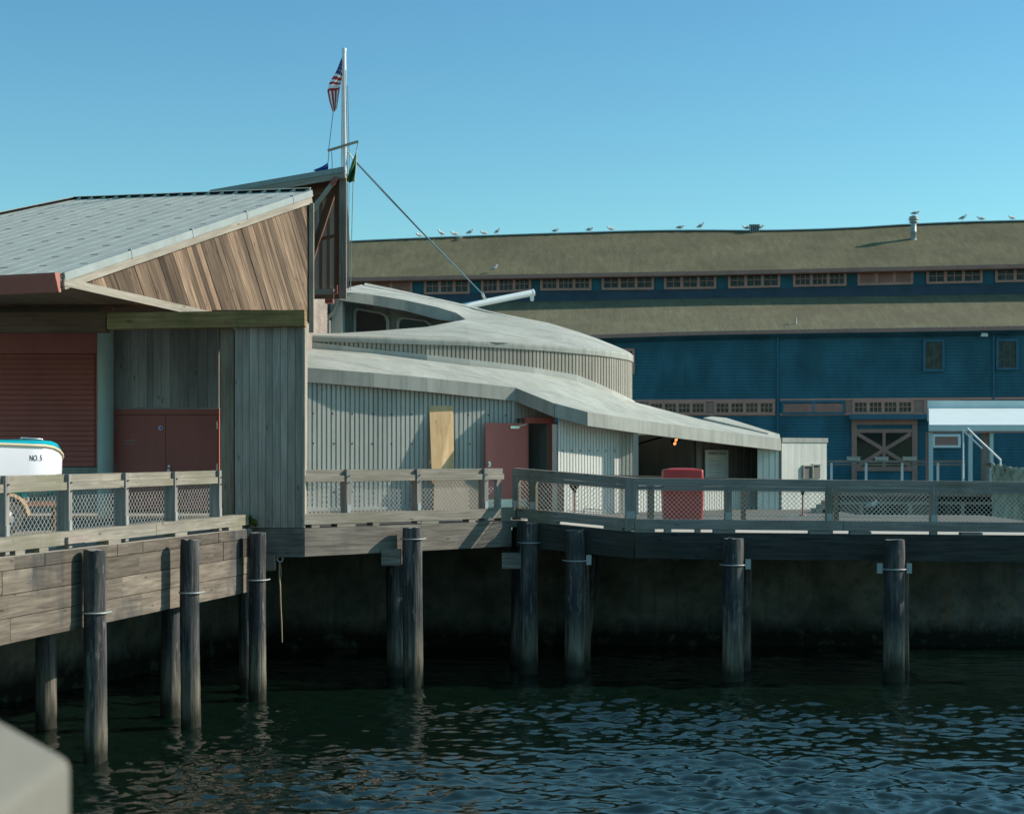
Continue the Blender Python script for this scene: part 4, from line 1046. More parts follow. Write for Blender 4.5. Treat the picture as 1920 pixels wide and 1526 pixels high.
for x0, x1, y0 in ((1504, 1519, 873), (1521, 1537, 871)):
    a, b = on_line(x0, e0, e1)[0], on_line(x1, e0, e1)[0]; za, zb = ZY(y0, 50.2), ZY(897, 50.2)
    mb = MB(); c0, c1 = V3(a, (za + zb) / 2) + en * .016, V3(b, (za + zb) / 2) + en * .016
    mb.bar(c0, c1, .02, za - zb); wn = mb.build('window', M['concdark'], CB)  # flat dark panel paints the shade of a recessed opening
    mb = MB(); mb.bar(V3(a, za) + en * .04, V3(b, za) + en * .04, .09, .035); mb.bar(V3(a, zb) + en * .04, V3(a, za) + en * .04, .09, .03, ed_); mb.build('frame', M['conc'], wn)
# roof slab on top at the right
mb = MB(); mb.prism([P(1319, 789, 50.6), P(1440, 818, 50.4), P(1462, 820, 51.5), P(1362, 789, 53), P(1335, 786.5, 52.2)], (0, 0, .10)); mb.build('roof_slab', M['conc'], CB)
# ---- drum and sweeping upper roof
A = [(575, 628.5, 43.7), (640, 630.5, 43.8), (700, 632, 44), (800, 636, 44.3), (880, 639, 44.75), (940, 642.5, 45.15), (1000, 646, 45.6), (1040, 648.8, 46.0), (1080, 652, 46.4), (1115, 655, 46.85), (1145, 658, 47.35), (1168, 661.3, 47.9), (1181, 664, 48.4), (1187, 667, 49.0)]
a3 = [P(*q) for q in A]
a3 = [a3[0] + V((-2.2, 0, .03))] + a3
back = [V((3.66, 49.8, CZ + 2.98)), V((3.4, 50.9, CZ + 2.98)), V((2.7, 52.0, CZ + 3.0)), V((1.2, 53.6, CZ + 3.05)), V((-1.5, 55.2, CZ + 3.1)), V((-5.5, 55.8, CZ + 3.1)), V((-8.5, 55.8, CZ + 3.1))]
ring = a3 + back
def inset(pts, k):
    out_ = []
    for i, p in enumerate(pts):
        a, b = pts[max(0, i - 1)], pts[min(len(pts) - 1, i + 1)]; d = V((b.x - a.x, b.y - a.y, 0)).normalized(); out_.append(p - V((d.y, -d.x, 0)) * k)
    return out_
fb = [11, 11.5, 11, 11, 10.5, 9.5, 10, 10.2, 10.5, 10.8, 11, 11.5, 12, 12, 12]   # fascia height in photo rows
mb = MB(); oi = inset(ring, -.012)
hs = [fb[min(i, 14)] * ring[i].y / F for i in range(len(ring))]
ii = inset(ring, .3)
mb.grid([[p - V((0, 0, h)) for p, h in zip(ii, hs)], [p - V((0, 0, h)) for p, h in zip(oi, hs)]], 0, False); mb.grid([[p - V((0, 0, h)) for p, h in zip(oi, hs)], [p - V((0, 0, .07)) for p in oi], [p + V((0, 0, .004)) for p in inset(ring, -.008)], [p + V((0, 0, .018)) for p in inset(ring, .03)], [p + V((0, 0, .008)) for p in inset(ring, .12)]], 0, True)
mb.build('upper_fascia', M['conc'], CB)
UT = [(575, 640.5), (640, 648), (700, 655), (800, 665), (880, 674), (940, 681), (1000, 689), (1080, 703), (1115, 717), (1145, 731), (1168, 742), (1187, 752)]
UB = [(575, 654), (640, 658.5), (700, 664), (800, 677), (880, 687), (940, 692.5), (1000, 699), (1080, 713), (1115, 724), (1145, 737), (1168, 747), (1187, 755)]
dr = inset(ring, .025); path = [(p.x, p.y) for p in dr]
mb = MB(); ribbed(mb, path, [CZ + 1.2] * len(path), [p.z - h + .02 for p, h in zip(ring, hs)], .125, .045)
mb.build('ribbed_drum', M['concdrum'], CB)
up_ = inset(a3, -.05); mb = MB(); lo, hi, hi2 = [], [], []
for i, p in enumerate(up_):
    j = max(0, i - 1); x = A[j][0]
    hi.append(V((p.x, p.y, ZY(interp(x, UT), p.y)))); lo.append(V((p.x, p.y, ZY(interp(x, UB), p.y) - .22))); hi2.append(V((dr[i].x - .03, dr[i].y + .12, hi[-1].z + .01)))
mb.grid([lo, hi, hi2], 0, False); mb.build('upstand', concrete('pale_upstand_concrete', (.5, .49, .44), .8, .15), CB)
# upper roof surfaces
B = [(575, 627, 44.6), (640, 624.5, 45.2), (700, 621, 45.9), (800, 613, 47.0), (873, 599, 48.3)]
C = [(636, 546.5, 47.4), (700, 553, 47.8), (760, 563, 48.05), (820, 576, 48.25), (856, 587, 48.35), (873, 599, 48.3)]
R = [(680, 533.5, 50.2), (730, 543, 50.4), (780, 554, 50.5), (830, 564.5, 50.5), (862, 571, 50.5), (890, 577.5, 50.5)]
R2_ = [(890, 577.5, 50.5), (930, 586, 50.4), (965, 593, 50.3), (1030, 606, 50.1), (1080, 621, 49.9), (1115, 633, 49.7), (1145, 645, 49.6), (1168, 654.5, 49.5), (1181, 661, 49.4), (1187, 666.5, 49.05)]
Mi = [(873, 599, 48.3), (925, 604, 48.3), (975, 611, 48.2), (1032, 620, 48.2), (1082, 632, 48.2), (1116, 642, 48.3), (1146, 651, 48.5), (1168, 658, 48.7), (1181, 662.8, 48.9), (1187, 666.7, 49.02)]
Af = [(880, 639, 44.8), (940, 642.5, 45.1), (1000, 646, 45.7), (1040, 648.8, 46.0), (1080, 652, 46.4), (1115, 655, 46.85), (1145, 658, 47.35), (1168, 661.3, 47.9), (1181, 664, 48.4), (1187, 667, 49.0)]
pp = lambda L_: [P(*q) for q in L_]
mb = MB()
fA, fB = pp(A[:5]), pp(B); fA = [fA[0] + V((-2.2, 0, .03))] + fA; fB = [fB[0] + V((-2.2, 0, .03))] + fB
mid = [a.lerp(b, .5) + V((0, 0, .02)) for a, b in zip(fA, fB)]
mb.grid([fA, mid, fB])
mC, mR = pp(C), pp(R); mm = [a.lerp(b, .5) + V((0, 0, .03)) for a, b in zip(mC, mR)]
mb.grid([mC, mm, mR])
mA, mM, mR2 = pp(Af), pp(Mi), pp(R2_)
h1_ = [a.lerp(b, .5) + V((0, 0, .02 - .04 * min(1, i / 2))) for i, (a, b) in enumerate(zip(mA, mM))]
h2_ = [a.lerp(b, .5) + V((0, 0, .03 * (1 - i / 11))) for i, (a, b) in enumerate(zip(mM, mR2))]
mb.grid([mA, h1_, mM, h2_, mR2])
# back slope down to the rear rim
rr_ = mR + mR2[1:]; bb = [V((lerp(-8.2, 3.5, i / (len(rr_) - 1)), lerp(55.6, 49.4, (i / (len(rr_) - 1)) ** 3), CZ + 3.05)) for i in range(len(rr_))]
mb.grid([rr_, [a.lerp(b, .5) for a, b in zip(rr_, bb)], bb], 0, False)
uro = mb.build('upper_roof', M['concroof'], CB)
import bmesh
bm_ = bmesh.new(); bm_.from_mesh(uro.data); bmesh.ops.remove_doubles(bm_, verts=bm_.verts, dist=.004); bm_.normal_update(); [f.normal_flip() for f in bm_.faces if f.normal.z < 0]; bm_.to_mesh(uro.data); bm_.free()
# ridge kerb with groove
mb = MB(); rk = pp([(683, 536.5, 49.9), (730, 546, 50.0), (780, 557, 50.1), (830, 567, 50.1), (880, 577, 50.1), (930, 588, 50.0), (985, 599, 49.8)]); 
tp = [1, 1, 1, .9, .7, .4, 0]; mb.grid([[p + V((0, 0, -.06)) for p in rk], [p + V((0, .0, .05 * k - .02)) for p, k in zip(rk, tp)], [p + V((0, .3, .13 * k)) for p, k in zip(rk, tp)], [p + V((0, .5, .02 * k)) for p, k in zip(rk, tp)]], 0, False); mb.face([rk[0] + V((0, 0, -.06)), rk[0] + V((0, 0, .05)), rk[0] + V((0, .3, .13)), rk[0] + V((0, .5, 0))]); mb.build('ridge_kerb', M['conc'], CB)
# hanging fascia of the eye, inner wall, windows
mb = MB(); hC = [16, 19, 20, 23, 17, 2]
cc = pp(C[:6]); lowC = [p - V((0, 0, h * 48 / F)) for p, h in zip(cc, hC)]
cb = [p + V((.0, .25, 0)) for p in lowC]; mb.grid([cb, lowC, [p + V((0, -.01, 0)) for p in cc]], 0, False); mb.build('eye_fascia', M['conc'], CB)
mb = MB(); dip = pp([(575, 627, 44.6), (640, 624.5, 45.2), (700, 621, 45.9), (800, 613, 47.0), (873, 599, 48.3)])
mb.grid([dip, [p + V((0, .03, -.10)) for p in dip], [p + V((0, .12, -.7)) for p in dip]], 0, False); mb.build('eye_lip', M['conc'], CB)
DI = 48.9
mb = MB(); mb.prism([P(x, y, DI) for x, y in ((600, 552), (640, 552), (700, 560), (760, 571), (820, 585), (870, 600), (874, 610), (874, 650), (600, 650))][::-1], (0, .2, 0))
mb.build('eye_wall', concrete('stained_recess_concrete', (.34, .37, .33), .5, .8, 1., .9, (.12, .14, .07)), CB)
for pl in ([(669, 584), (673, 582), (712, 589), (721, 594), (724, 603), (724, 640), (668, 640), (668, 590)], [(749, 605), (752, 600), (758, 598.5), (795, 603), (803, 608), (806, 616), (806, 640), (748, 640)]):
    cx_ = sum(p[0] for p in pl) / 8; cy_ = sum(p[1] for p in pl) / 8
    mb = MB(); mb.prism([P(x, y, DI - .03) for x, y in pl][::-1], (0, .03, 0)); wn = mb.build('window', M['glass'], CB)
    o1 = [P(x, y, DI - .05) for x, y in pl]; o2 = [P(cx_ + (x - cx_) * 1.2, cy_ + (y - cy_) * 1.22, DI - .09) for x, y in pl]; o3 = [p + V((0, .09, 0)) for p in o2]
    mb = MB(); mb.grid([o1, [p + V((0, -.04, 0)) for p in o1], o2, o3], 0, False, True); mb.build('frame', M['concrib'], wn)
# left end: blade wall and scoop
mb = MB(); mb.prism([P(634, 546, 47.6), P(642, 547.5, 47.6), P(641, 640, 47.6), P(611, 640, 47.6), P(618, 610, 47.6), P(628, 580, 47.6)], (0, .9, 0)); mb.build('blade_wall', M['concrib'], CB)
sp = [(633, 544), (632.5, 556), (630, 571), (624, 583), (613, 593), (600, 598.5), (583, 602), (560, 603)]
mb = MB(); mb.slab([[P(x, y, D) for x, y in sp] for D in (47.3, 48.4)], (.05, 0, -.1)); mb.build('scoop', M['conc'], CB)
mb = MB(); fbox(mb, 550, 632, 561, 606, 48.45, .15); mb.build('scoop_wall', M['column'], CB)
mb = MB(); fbox(mb, 550, 618, 600, 640, 47.25, .2); mb.build('scoop_front', M['conc'], CB)
mb = MB(); mb.prism([P(550, 600, 48.7), P(640, 551, 48.7), P(680, 536, 50.4), P(550, 560, 50.4)], (0, .4, -.1)); mb.build('blade_wall', M['conc'], CB)

# ------------------------------------------------------------------ things standing round the concrete building
wd = V((5.41, 2.5, 0)).normalized(); wnn = V((wd.y, -wd.x, 0))
def lean_sheet(name, q, th, mat, label, cat):
    mb = MB(); p = [P(*k) for k in q]; n = (p[1] - p[0]).cross(p[3] - p[0]).normalized(); n = n if n.y < 0 else -n
    mb.prism(p, -n * th, 0, p[3] - p[0]); solo(mb, name, mat, label, cat)
lean_sheet('plywood_sheet', [(805, 760, 42.5), (849, 760, 42.78), (854, 954.5, 42.35), (812, 955.5, 42.0)], .018, M['ply'], 'new plywood sheet leaning against the ribbed concrete wall', 'board')
lean_sheet('particle_board', [(815, 884, 42.0), (897, 884, 42.5), (897, 955, 42.15), (813, 956, 41.7)], .02, M['board'], 'wide tan board behind the wire fence, in front of the plywood', 'board')
# red bin
BX, BD = PX(1282, 36.2), 36.2; zb = zd(BX)
def rrect(w, d, z, r=.12, n=5):
    o = []
    for sx, sy, a0 in ((1, 1, 0), (-1, 1, 90), (-1, -1, 180), (1, -1, 270)):
        for k in range(n): a = math.radians(a0 + 90 * k / (n - 1)); o.append(V((BX + sx * (w / 2 - r) + r * math.cos(a), BD + .3 + sy * (d / 2 - r) + r * math.sin(a), zb + z * 1.215)))
    return o
bin_ = thing('plastic_bin', 'big red plastic bin with a bulging body and domed lid', 'bin', (BX, BD + .3, zb))
mb = MB(); rows = [rrect(w, d, z, r) for w, d, z, r in ((.70, .50, .0, .1), (.80, .58, .03, .1), (.86, .62, .14, .09), (.91, .66, .4, .08), (.925, .68, .66, .08), (.91, .68, .84, .08), (.90, .67, .868, .08))]
mb.grid(rows, 0, True, True); mb.face(rows[0][::-1]); mb.face(rows[-1]); mb.build('body', M['redbin'], bin_)
mb = MB(); rows = [rrect(w, d, z, r) for w, d, z, r in ((.885, .66, .872, .08), (.90, .675, .885, .08), (.905, .68, .93, .08), (.895, .67, 1.06, .06), (.87, .645, 1.085, .06), (.5, .4, 1.112, .06), (.2, .2, 1.116, .06))]
mb.grid(rows, 0, True, True); mb.face(rows[0][::-1]); mb.face(rows[-1]); mb.build('lid', M['redbin'], bin_)
# notice board on the porch wall
sg = thing('notice_board', 'pale notice board with dark heading on the shaded porch wall', 'sign', P(1343, 872, 45.6))
a, b = on_line(1322, fp(6.95, 1.53), fp(10.2, 1.53))[0], on_line(1365, fp(6.95, 1.53), fp(10.2, 1.53))[0]
za, zb_ = ZY(843.5, a[1]), ZY(912, a[1])
mb = MB(); mb.bar(V3(a, (za + zb_) / 2), V3(b, (za + zb_) / 2), .03, za - zb_); bd_ = mb.build('board', M['sign'], sg)
sd_ = V((b[0] - a[0], b[1] - a[1], 0)); rz = math.atan2(sd_.y, sd_.x); face_ = V((sd_.y, -sd_.x, 0)).normalized() * .018
wS = sd_.length
text('lettering', 'HARBOR SEALS', wS * .118, V3(a, 0) + sd_ * .5 + face_ + u3 * ZY(852.5, a[1]), (math.radians(90), 0, rz), M['ink'], bd_, 'CENTER')
mb = MB()
for i, (y, w) in enumerate(((861, .22), (864.5, .5), (869, .55), (872, .55), (875, .6), (880, .5), (886, .6), (892, .5))):
    q = V3(a, ZY(y, a[1])) + sd_ * .12 + face_; mb.bar(q, q + sd_ * w, .004, .012)
mb.build('text_lines', M['concdark'], bd_)
# spotlights under the eave
t = thing('spotlight', 'pair of small lit orange spotlights under the porch eave', 'lamp', P(1267, 824, 45))
for x, y in ((1267, 824), (1264.5, 831)):
    mb = MB(); c = P(x, y, 46.8); dd = V((.45, -.75, -.35)).normalized(); mb.tube([c - dd * .16, c - dd * .12, c, c + dd * .02], [.03, .05, .065, .065], 10); hs_ = mb.build('housing', M['black'], t)
    mb = MB(); mb.tube([c + dd * .021, c + dd * .03], [.055, .05], 10); mb.build('lens', M['lamp'], hs_)
mb = MB(); mb.tube([P(1262, 816, 46.9), P(1266, 826, 46.9)], .02, 6); mb.build('bracket', M['black'], t)
# pole-mounted viewers
def viewer(px, D, label):
    x = PX(px, D); z = zd(x); t = thing('dock_stanchion', label, 'stanchion', (x, D, z), 'thin red posts with dark heads on the boardwalk')
    mb = MB(); mb.tube([(x, D, z), (x, D, z + .62)], .022, 8); mb.lathe((x, D, z), [(.1, 0), (.1, .02), (.02, .04)], 12); mb.build('post', M['gutter'], t)
    mb = MB(); mb.lathe((x, D, z), [(.03, .58), (.05, .66), (.12, .76), (.13, .80), (.05, .83)], 12); mb.build('head', M['black'], t)
viewer(1077, 40.4, 'thin red post with a dark head between red door and porch column')
viewer(1505, 44.5, 'thin red post with a dark head before the bright end block')
t = None
mb = MB(); c = P(1112, 945, 40.3); zz = zd(c.x)
mb.tube([V((PX(1134, 40.3), 40.3, zz + .05)), V((PX(1134, 40.3), 40.3, zz + .16)), V((PX(1130, 40.3), 40.3, zz + .2)), V((PX(1098, 40.3), 40.3, zz + .24)), V((PX(1094, 40.3), 40.3, zz + .2)), V((PX(1094, 40.3), 40.3, zz + .06)), V((PX(1098, 40.3), 40.3, zz + .03))], .014, 8)
solo(mb, 'metal_loop', M['galv'], 'small bent metal loop standing on the boardwalk by the ribbed wall', 'rack')
mb = MB(); z = zd(9.2)
for i in range(3): mb.box((PX(1530, 47) + .15 * i, 46.8, z), (PX(1556, 47), 47.8, z + .12 * (i + 1) - .001 * i))
solo(mb, 'concrete_steps', M['conc'], 'three small concrete steps at the foot of the end block', 'steps')
# foreground stone
mb = MB(); z0, z1 = ZY(1423, 4), ZY(1362, 4)
mb.prism([(-3.2, 4.0, -.5), (PX(130.5, 4), 4.0, -.5), (PX(130.5, 4), 4.0, ZY(1446, 4)), (PX(129, 4), 4.0, ZY(1434, 4)), (PX(124, 4), 4.0, ZY(1425, 4)), (PX(112, 4), 4.0, ZY(1416, 4)), (PX(15, 4), 4.0, ZY(1362, 4)), (PX(-60, 4), 4.0, ZY(1322, 4)), (-3.2, 4.0, ZY(1322, 4))], (0, -.8, 0))
solo(mb, 'quay_block', M['kerbstone'], 'blurred pale stone block with a sloping top, close to the camera', 'block')
# ------------------------------------------------------------------ blue pier shed behind
SH = thing('pier_shed', 'long blue clapboard pier shed with mossy roofs and rows of small windows', 'shed', (14, 86, 3.3))
SO = P(1100, 628, 88); st_ = V((21.2, -2.0, 0)).normalized(); sn = V((st_.y, -st_.x, 0))    # sn faces the water
def SW(x, y, off=0.): return hit(x, y, SO + sn * off, sn)
def xaxis(): return st_
def tl(tab, x): return interp(x, tab)
X0, X1 = 420, 2150
xs_ = list(range(X0, X1 + 1, 70))
EAVE = [(655, 640), (1070, 629.5), (1300, 621.5), (1905, 611.5)]; CB0 = [(655, 569), (1000, 563), (1300, 557), (1905, 549)]
CT = [(655, 521), (1000, 514.5), (1300, 509.5), (1905, 496)]; RG = [(655, 454), (800, 447.5), (1000, 440.5), (1150, 436), (1200, 434.5), (1300, 433.2), (1400, 434), (1500, 433), (1600, 429), (1700, 422.5), (1800, 418), (1905, 415.5), (2100, 412)]
OC = -5.6   # clerestory wall set back
# main wall: lapped boards
zw0, zw1 = 2.6, SW(1100, 626).z - .25
a, b = SW(X0, 600), SW(X1, 600)
prof = []; z = zw0; mb = MB()
while z < zw1: prof += [(.034, z), (.006, z + .165), ]; z += .17
mb.grid([[V((a.x, a.y, q)) + sn * o, V((b.x, b.y, q)) + sn * o] for o, q in prof], 0, False)
mb.build('clapboard_wall', M['blue'], SH)
for x, w, z0, z1 in ((1265, 1.9, -1.0, .9), (1285, .07, -1.7, 1.5), (1336, .07, -1.7, 1.5), (1520, 1.1, -.9, 1.0), (1640, .07, -1.7, 1.5)):   # patches and battens left by old openings
    p = SW(x, 690, .005); mb = MB(); mb.bar(p + V((0, 0, z0)), p + V((0, 0, z1)), w, .055, sn); mb.build('wall_patch', M['blue'], SH)
# lower roof, eave fascia
def row(tab, off): return [SW(x, tl(tab, x), off) for x in xs_]
r0, r1 = row(EAVE, .55), row(CB0, OC + .02)
mb = MB(); mb.slab([r0, [p.lerp(q, .5) for p, q in zip(r0, r1)], r1], (0, 0, -.12)); mb.build('lower_roof', M['moss2'], SH)
mb = MB()
for p, q in zip(r0, r0[1:]): mb.bar(p + sn * .04 - V((0, 0, .10)), q + sn * .04 - V((0, 0, .10)), .06, .20)
for i in range(58):
    x = lerp(1085, 1990, i / 57); p = SW(x, tl(EAVE, x), .60); mb.bar(p - V((0, 0, .06)), p + V((0, 0, .04)), .05, .05, sn, 1)
mb.build('eave_fascia', [M['mauve'], M['galv']], SH)
mb = MB(); r2 = [p - sn * .55 - V((0, 0, .25)) for p in r0]; mb.slab([[p - V((0, 0, .2)) for p in r0], [p - V((0, 0, .2)) for p in r2]], (0, 0, -.03)); mb.build('soffit', M['blue'], SH)
# clerestory wall, flashing
c0 = [SW(x, tl(CB0, x) + 3, OC) for x in xs_]; c1 = [SW(x, tl(CT, x) - 4, OC) for x in xs_]
mb = MB()
pr = 9
mb.grid([[p.lerp(q, k / pr) + sn * o for p, q in zip(c0, c1)] for k in range(pr) for o in (.025, .0)], 0, False); mb.build('clerestory_wall', M['blue'], SH)
FL0 = [(655, 558), (1000, 553), (1300, 546), (1905, 535)]
mb = MB(); f0 = [SW(x, tl(CB0, x) + 1, OC + .3) for x in xs_]; f1 = [SW(x, lerp(tl(CB0, x), tl(CT, x), .3), OC + .07) for x in xs_]
mb.slab([f0, f1], (0, 0, -.06)); mb.build('sill_flashing', M['navy'], SH)
# upper roof
e0_ = row(CT, OC + .65); g_ = row(RG, -12.2)
mb = MB(); back_ = [p - sn * 11 - V((0, 0, 5.5)) for p in g_]
def sag(p, q, t): return p.lerp(q, t)
mb.slab([e0_, [sag(p, q, .25) for p, q in zip(e0_, g_)], [sag(p, q, .5) for p, q in zip(e0_, g_)], [sag(p, q, .8) for p, q in zip(e0_, g_)], g_], (0, 0, -.15))
mb.slab([g_, back_], (0, 0, -.15), 0, False)
ur = mb.build('upper_roof', M['moss'], SH)
mb = MB()
for p, q in zip(g_, g_[1:]): mb.bar(p + V((0, 0, .03)), q + V((0, 0, .03)), .35, .07)
mb.build('ridge_roll', M['galv'], SH)
mb = MB()
for p, q in zip(e0_, e0_[1:]): mb.bar(p + sn * .04 - V((0, 0, .1)), q + sn * .04 - V((0, 0, .1)), .06, .22)
mb.build('clerestory_fascia', M['mauve'], SH)
mb = MB(); mb.slab([[p - V((0, 0, .21)) for p in e0_], [p - sn * .7 - V((0, 0, .21)) for p in e0_]], (0, 0, -.03)); mb.build('soffit', M['mauve'], SH)
mb = MB(); mb.bar(V((a.x, a.y, 5)) - sn * 23, V((b.x, b.y, 5)) - sn * 23, .2, 8); mb.build('rear_wall', M['blue'], SH)
for q in (a, b):
    mb = MB(); mb.prism([V((q.x, q.y, 2.6)) - sn * .2, V((q.x, q.y, 2.6)) - sn * 22.9, V((q.x, q.y, 9.5)) - sn * 22.9, V((q.x, q.y, 12.9)) - sn * 12.2, V((q.x, q.y, 10)) - sn * 5.5, V((q.x, q.y, 7.4)) - sn * .2], st_ * .1); mb.build('end_wall', M['blue'], SH)

def wbar(mb, x0, y0, x1, y1, off, w, th=.06, m=0):
    p, q = SW(x0, y0, off), SW(x1, y1, off); mb.bar(p, q, th, w, sn.cross((q - p)).normalized() if abs((q - p).normalized().z) > .5 else (0, 0, 1), m)
def vbar(mb, x, y0, y1, off, w, th, m=0):
    p, q = SW(x, y0, off), SW(x, y1, off); q = V((p.x, p.y, q.z)); mb.bar(p, q, w, th, sn, m)
def window_group(x0, x1, ytab, ybtab, n, mode, off, cols=2, rows=2, trim='pink', glass='pane'):
    """framed group of n sashes; ytab/ybtab give the top/bottom rows of the photo"""
    yt = lambda x: tl(ytab, x); yb = lambda x: tl(ybtab, x)
    mb = MB(); f = .13
    wbar(mb, x0, yt(x0) + 1.2, x1, yt(x1) + 1.2, off + .05, .14); wbar(mb, x0, yb(x0) - 1, x1, yb(x1) - 1, off + .065, .13)
    for i in range(n + 1):
        x = lerp(x0 + 2.2, x1 - 2.2, i / n); vbar(mb, x, yt(x) + 3.6, yb(x) - 3.2, off + .045, .15 if i in (0, n) else .17, .05)
    w = mb.build('louver' if mode == 'louver' else 'window', M[trim], SH)
    if mode == 'louver':
        mb = MB(); k = 9
        for i in range(k):
            t = (i + .5) / k; p, q = SW(x0 + 3, lerp(yt(x0) + 4, yb(x0) - 4, t), off + .02), SW(x1 - 3, lerp(yt(x1) + 4, yb(x1) - 4, t), off + .02)
            mb.prism([p, p + sn * .05 - V((0, 0, .05)), p + sn * .05 - V((0, 0, .065)), p - V((0, 0, .015))], q - p)
        mb.build('slats', M['pink'], w); mb = MB(); mb.face([SW(x0 + 2, yb(x0) - 2, off + .012), SW(x1 - 2, yb(x1) - 2, off + .012), SW(x1 - 2, yt(x1) + 2, off + .012), SW(x0 + 2, yt(x0) + 2, off + .012)]); mb.build('dark_back', M['black'], w)
        return
    mg, mm_ = MB(), MB()
    for i in range(n):
        xa, xb = lerp(x0 + 2.2, x1 - 2.2, i / n), lerp(x0 + 2.2, x1 - 2.2, (i + 1) / n)
        mg.face([SW(xa, yb(xa) - 2, off + .012), SW(xb, yb(xb) - 2, off + .012), SW(xb, yt(xb) + 2, off + .012), SW(xa, yt(xa) + 2, off + .012)])
        for c in range(1, cols): x = lerp(xa + 2, xb - 2, c / cols); vbar(mm_, x, yt(x) + 3, yb(x) - 3, off + .025, .035, .03)
        for r in range(1, rows): wbar(mm_, xa + 2, lerp(yt(xa), yb(xa), r / rows), xb - 2, lerp(yt(xb), yb(xb), r / rows), off + .025, .035, .03)
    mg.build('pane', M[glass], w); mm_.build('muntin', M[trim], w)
WT = [(x, y + 4.5) for x, y in CT]
WB = [(655, 553.5), (900, 549.5), (1015, 544), (1300, 541.5), (1905, 528)]
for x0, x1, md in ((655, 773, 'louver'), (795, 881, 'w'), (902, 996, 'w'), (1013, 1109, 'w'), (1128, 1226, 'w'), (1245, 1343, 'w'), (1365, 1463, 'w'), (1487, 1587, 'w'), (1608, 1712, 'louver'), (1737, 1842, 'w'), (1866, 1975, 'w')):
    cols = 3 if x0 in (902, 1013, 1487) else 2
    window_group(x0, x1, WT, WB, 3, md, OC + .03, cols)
# ground-floor strip of small windows
ST = [(1180, 753), (1500, 751), (1905, 748)]; SB = [(1180, 778.5), (1500, 778), (1905, 776)]
mb = MB(); 
for y0, y1 in ((-3, .0), (0, 2.2)):
    t_, b_ = (ST, 0) if y0 < 0 else (SB, 0)
    wbar(mb, 1000, tl(t_, 1000) - 1.2, 1454, tl(t_, 1454) - 1.2, .045, .13, .05); wbar(mb, 1462, tl(t_, 1462) - 1.2, 2100, tl(t_, 2100) - 1.2, .045, .13, .05)
mb.build('strip_trim', M['pink'], SH)
mb = MB()
for x0, x1 in ((1206, 1216), (1325, 1339), (1585, 1598), (1712, 1733)):
    p, q = SW(x0, tl(ST, x0), .035), SW(x1, tl(SB, x1), .035); mb.bar(V((p.x, p.y, (p.z + q.z) / 2)), V((q.x, q.y, (p.z + q.z) / 2)), .03, p.z - q.z - .12)
mb.build('strip_infill', M['mauve'], SH)
S1 = [(x, y + 1) for x, y in ST]; S2 = [(x, y - 2) for x, y in SB]
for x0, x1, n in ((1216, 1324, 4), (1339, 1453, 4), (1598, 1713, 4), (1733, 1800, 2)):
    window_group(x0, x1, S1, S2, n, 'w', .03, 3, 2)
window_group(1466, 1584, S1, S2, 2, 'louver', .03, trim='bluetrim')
# two upper single windows
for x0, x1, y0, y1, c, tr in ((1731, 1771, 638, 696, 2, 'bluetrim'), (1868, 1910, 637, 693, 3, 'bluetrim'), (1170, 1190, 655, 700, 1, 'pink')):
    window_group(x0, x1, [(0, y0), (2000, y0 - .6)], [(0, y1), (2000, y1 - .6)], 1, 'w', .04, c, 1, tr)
# drain pipes, floodlight, cap of old opening
for x in (1458, 1863):
    mb = MB(); p, q = SW(x, 622 if x < 1500 else 616, .1), SW(x, 900, .1); q = V((p.x, p.y, 3.4)); mb.tube([p, q], .055, 8); mb.build('drain_pipe', M['bluetrim'], SH)
mb = MB(); p = SW(1844, 626, .0); mb.prism([p + V((-.12, 0, .2)) + sn * .1, p + V((.12, 0, .2)) + sn * .1, p + V((.19, 0, -.16)) + sn * .1, p + V((-.19, 0, -.16)) + sn * .1][::-1], sn * .22); mb.bar(p + V((0, 0, .25)), p + sn * .2 + V((0, 0, .15)), .05, .05); mb.build('floodlight', M['white'], SH)
# freight door with X bracing
mb = MB(); p, q = SW(1592, 782, .3), SW(1760, 781.5, .3); mb.bar(p, q, .55, .26); mb.build('door_canopy', M['bluetrim'], SH)
DY = lambda y: y
mb = MB()
wbar(mb, 1597, 791.5, 1720, 791, .10, .28, .1); 
for x in (1601.5, 1715): vbar(mb, x, 796.5, 905, .10, .28, .1)
wbar(mb, 1606, 808, 1710, 807.7, .105, .2, .1); wbar(mb, 1606, 879, 1710, 879, .105, .24, .1); vbar(mb, 1657.5, 811.5, 875, .098, .16, .1)
mb.bar(SW(1607, 813, .112), SW(1708, 874, .112), .09, .2); mb.bar(SW(1607, 874, .116), SW(1708, 813, .116), .09, .2)
fdoor = mb.build('freight_door', M['mauve'], SH)
mb = MB(); mb.face([SW(1604, 900, .062), SW(1712, 900, .062), SW(1712, 796, .062), SW(1604, 796, .062)]); mb.build('door_panel', M['blue'], fdoor)
mb = MB(); mb.face([SW(1606, 876, .07), SW(1710, 876, .07), SW(1710, 810, .07), SW(1606, 810, .07)]); mb.build('pane', M['glass'], fdoor)
# window behind the canopy
window_group(1748, 1801, [(0, 815), (2000, 815)], [(0, 838), (2000, 838)], 1, 'w', .04, 1, 1, 'white', 'mauve')
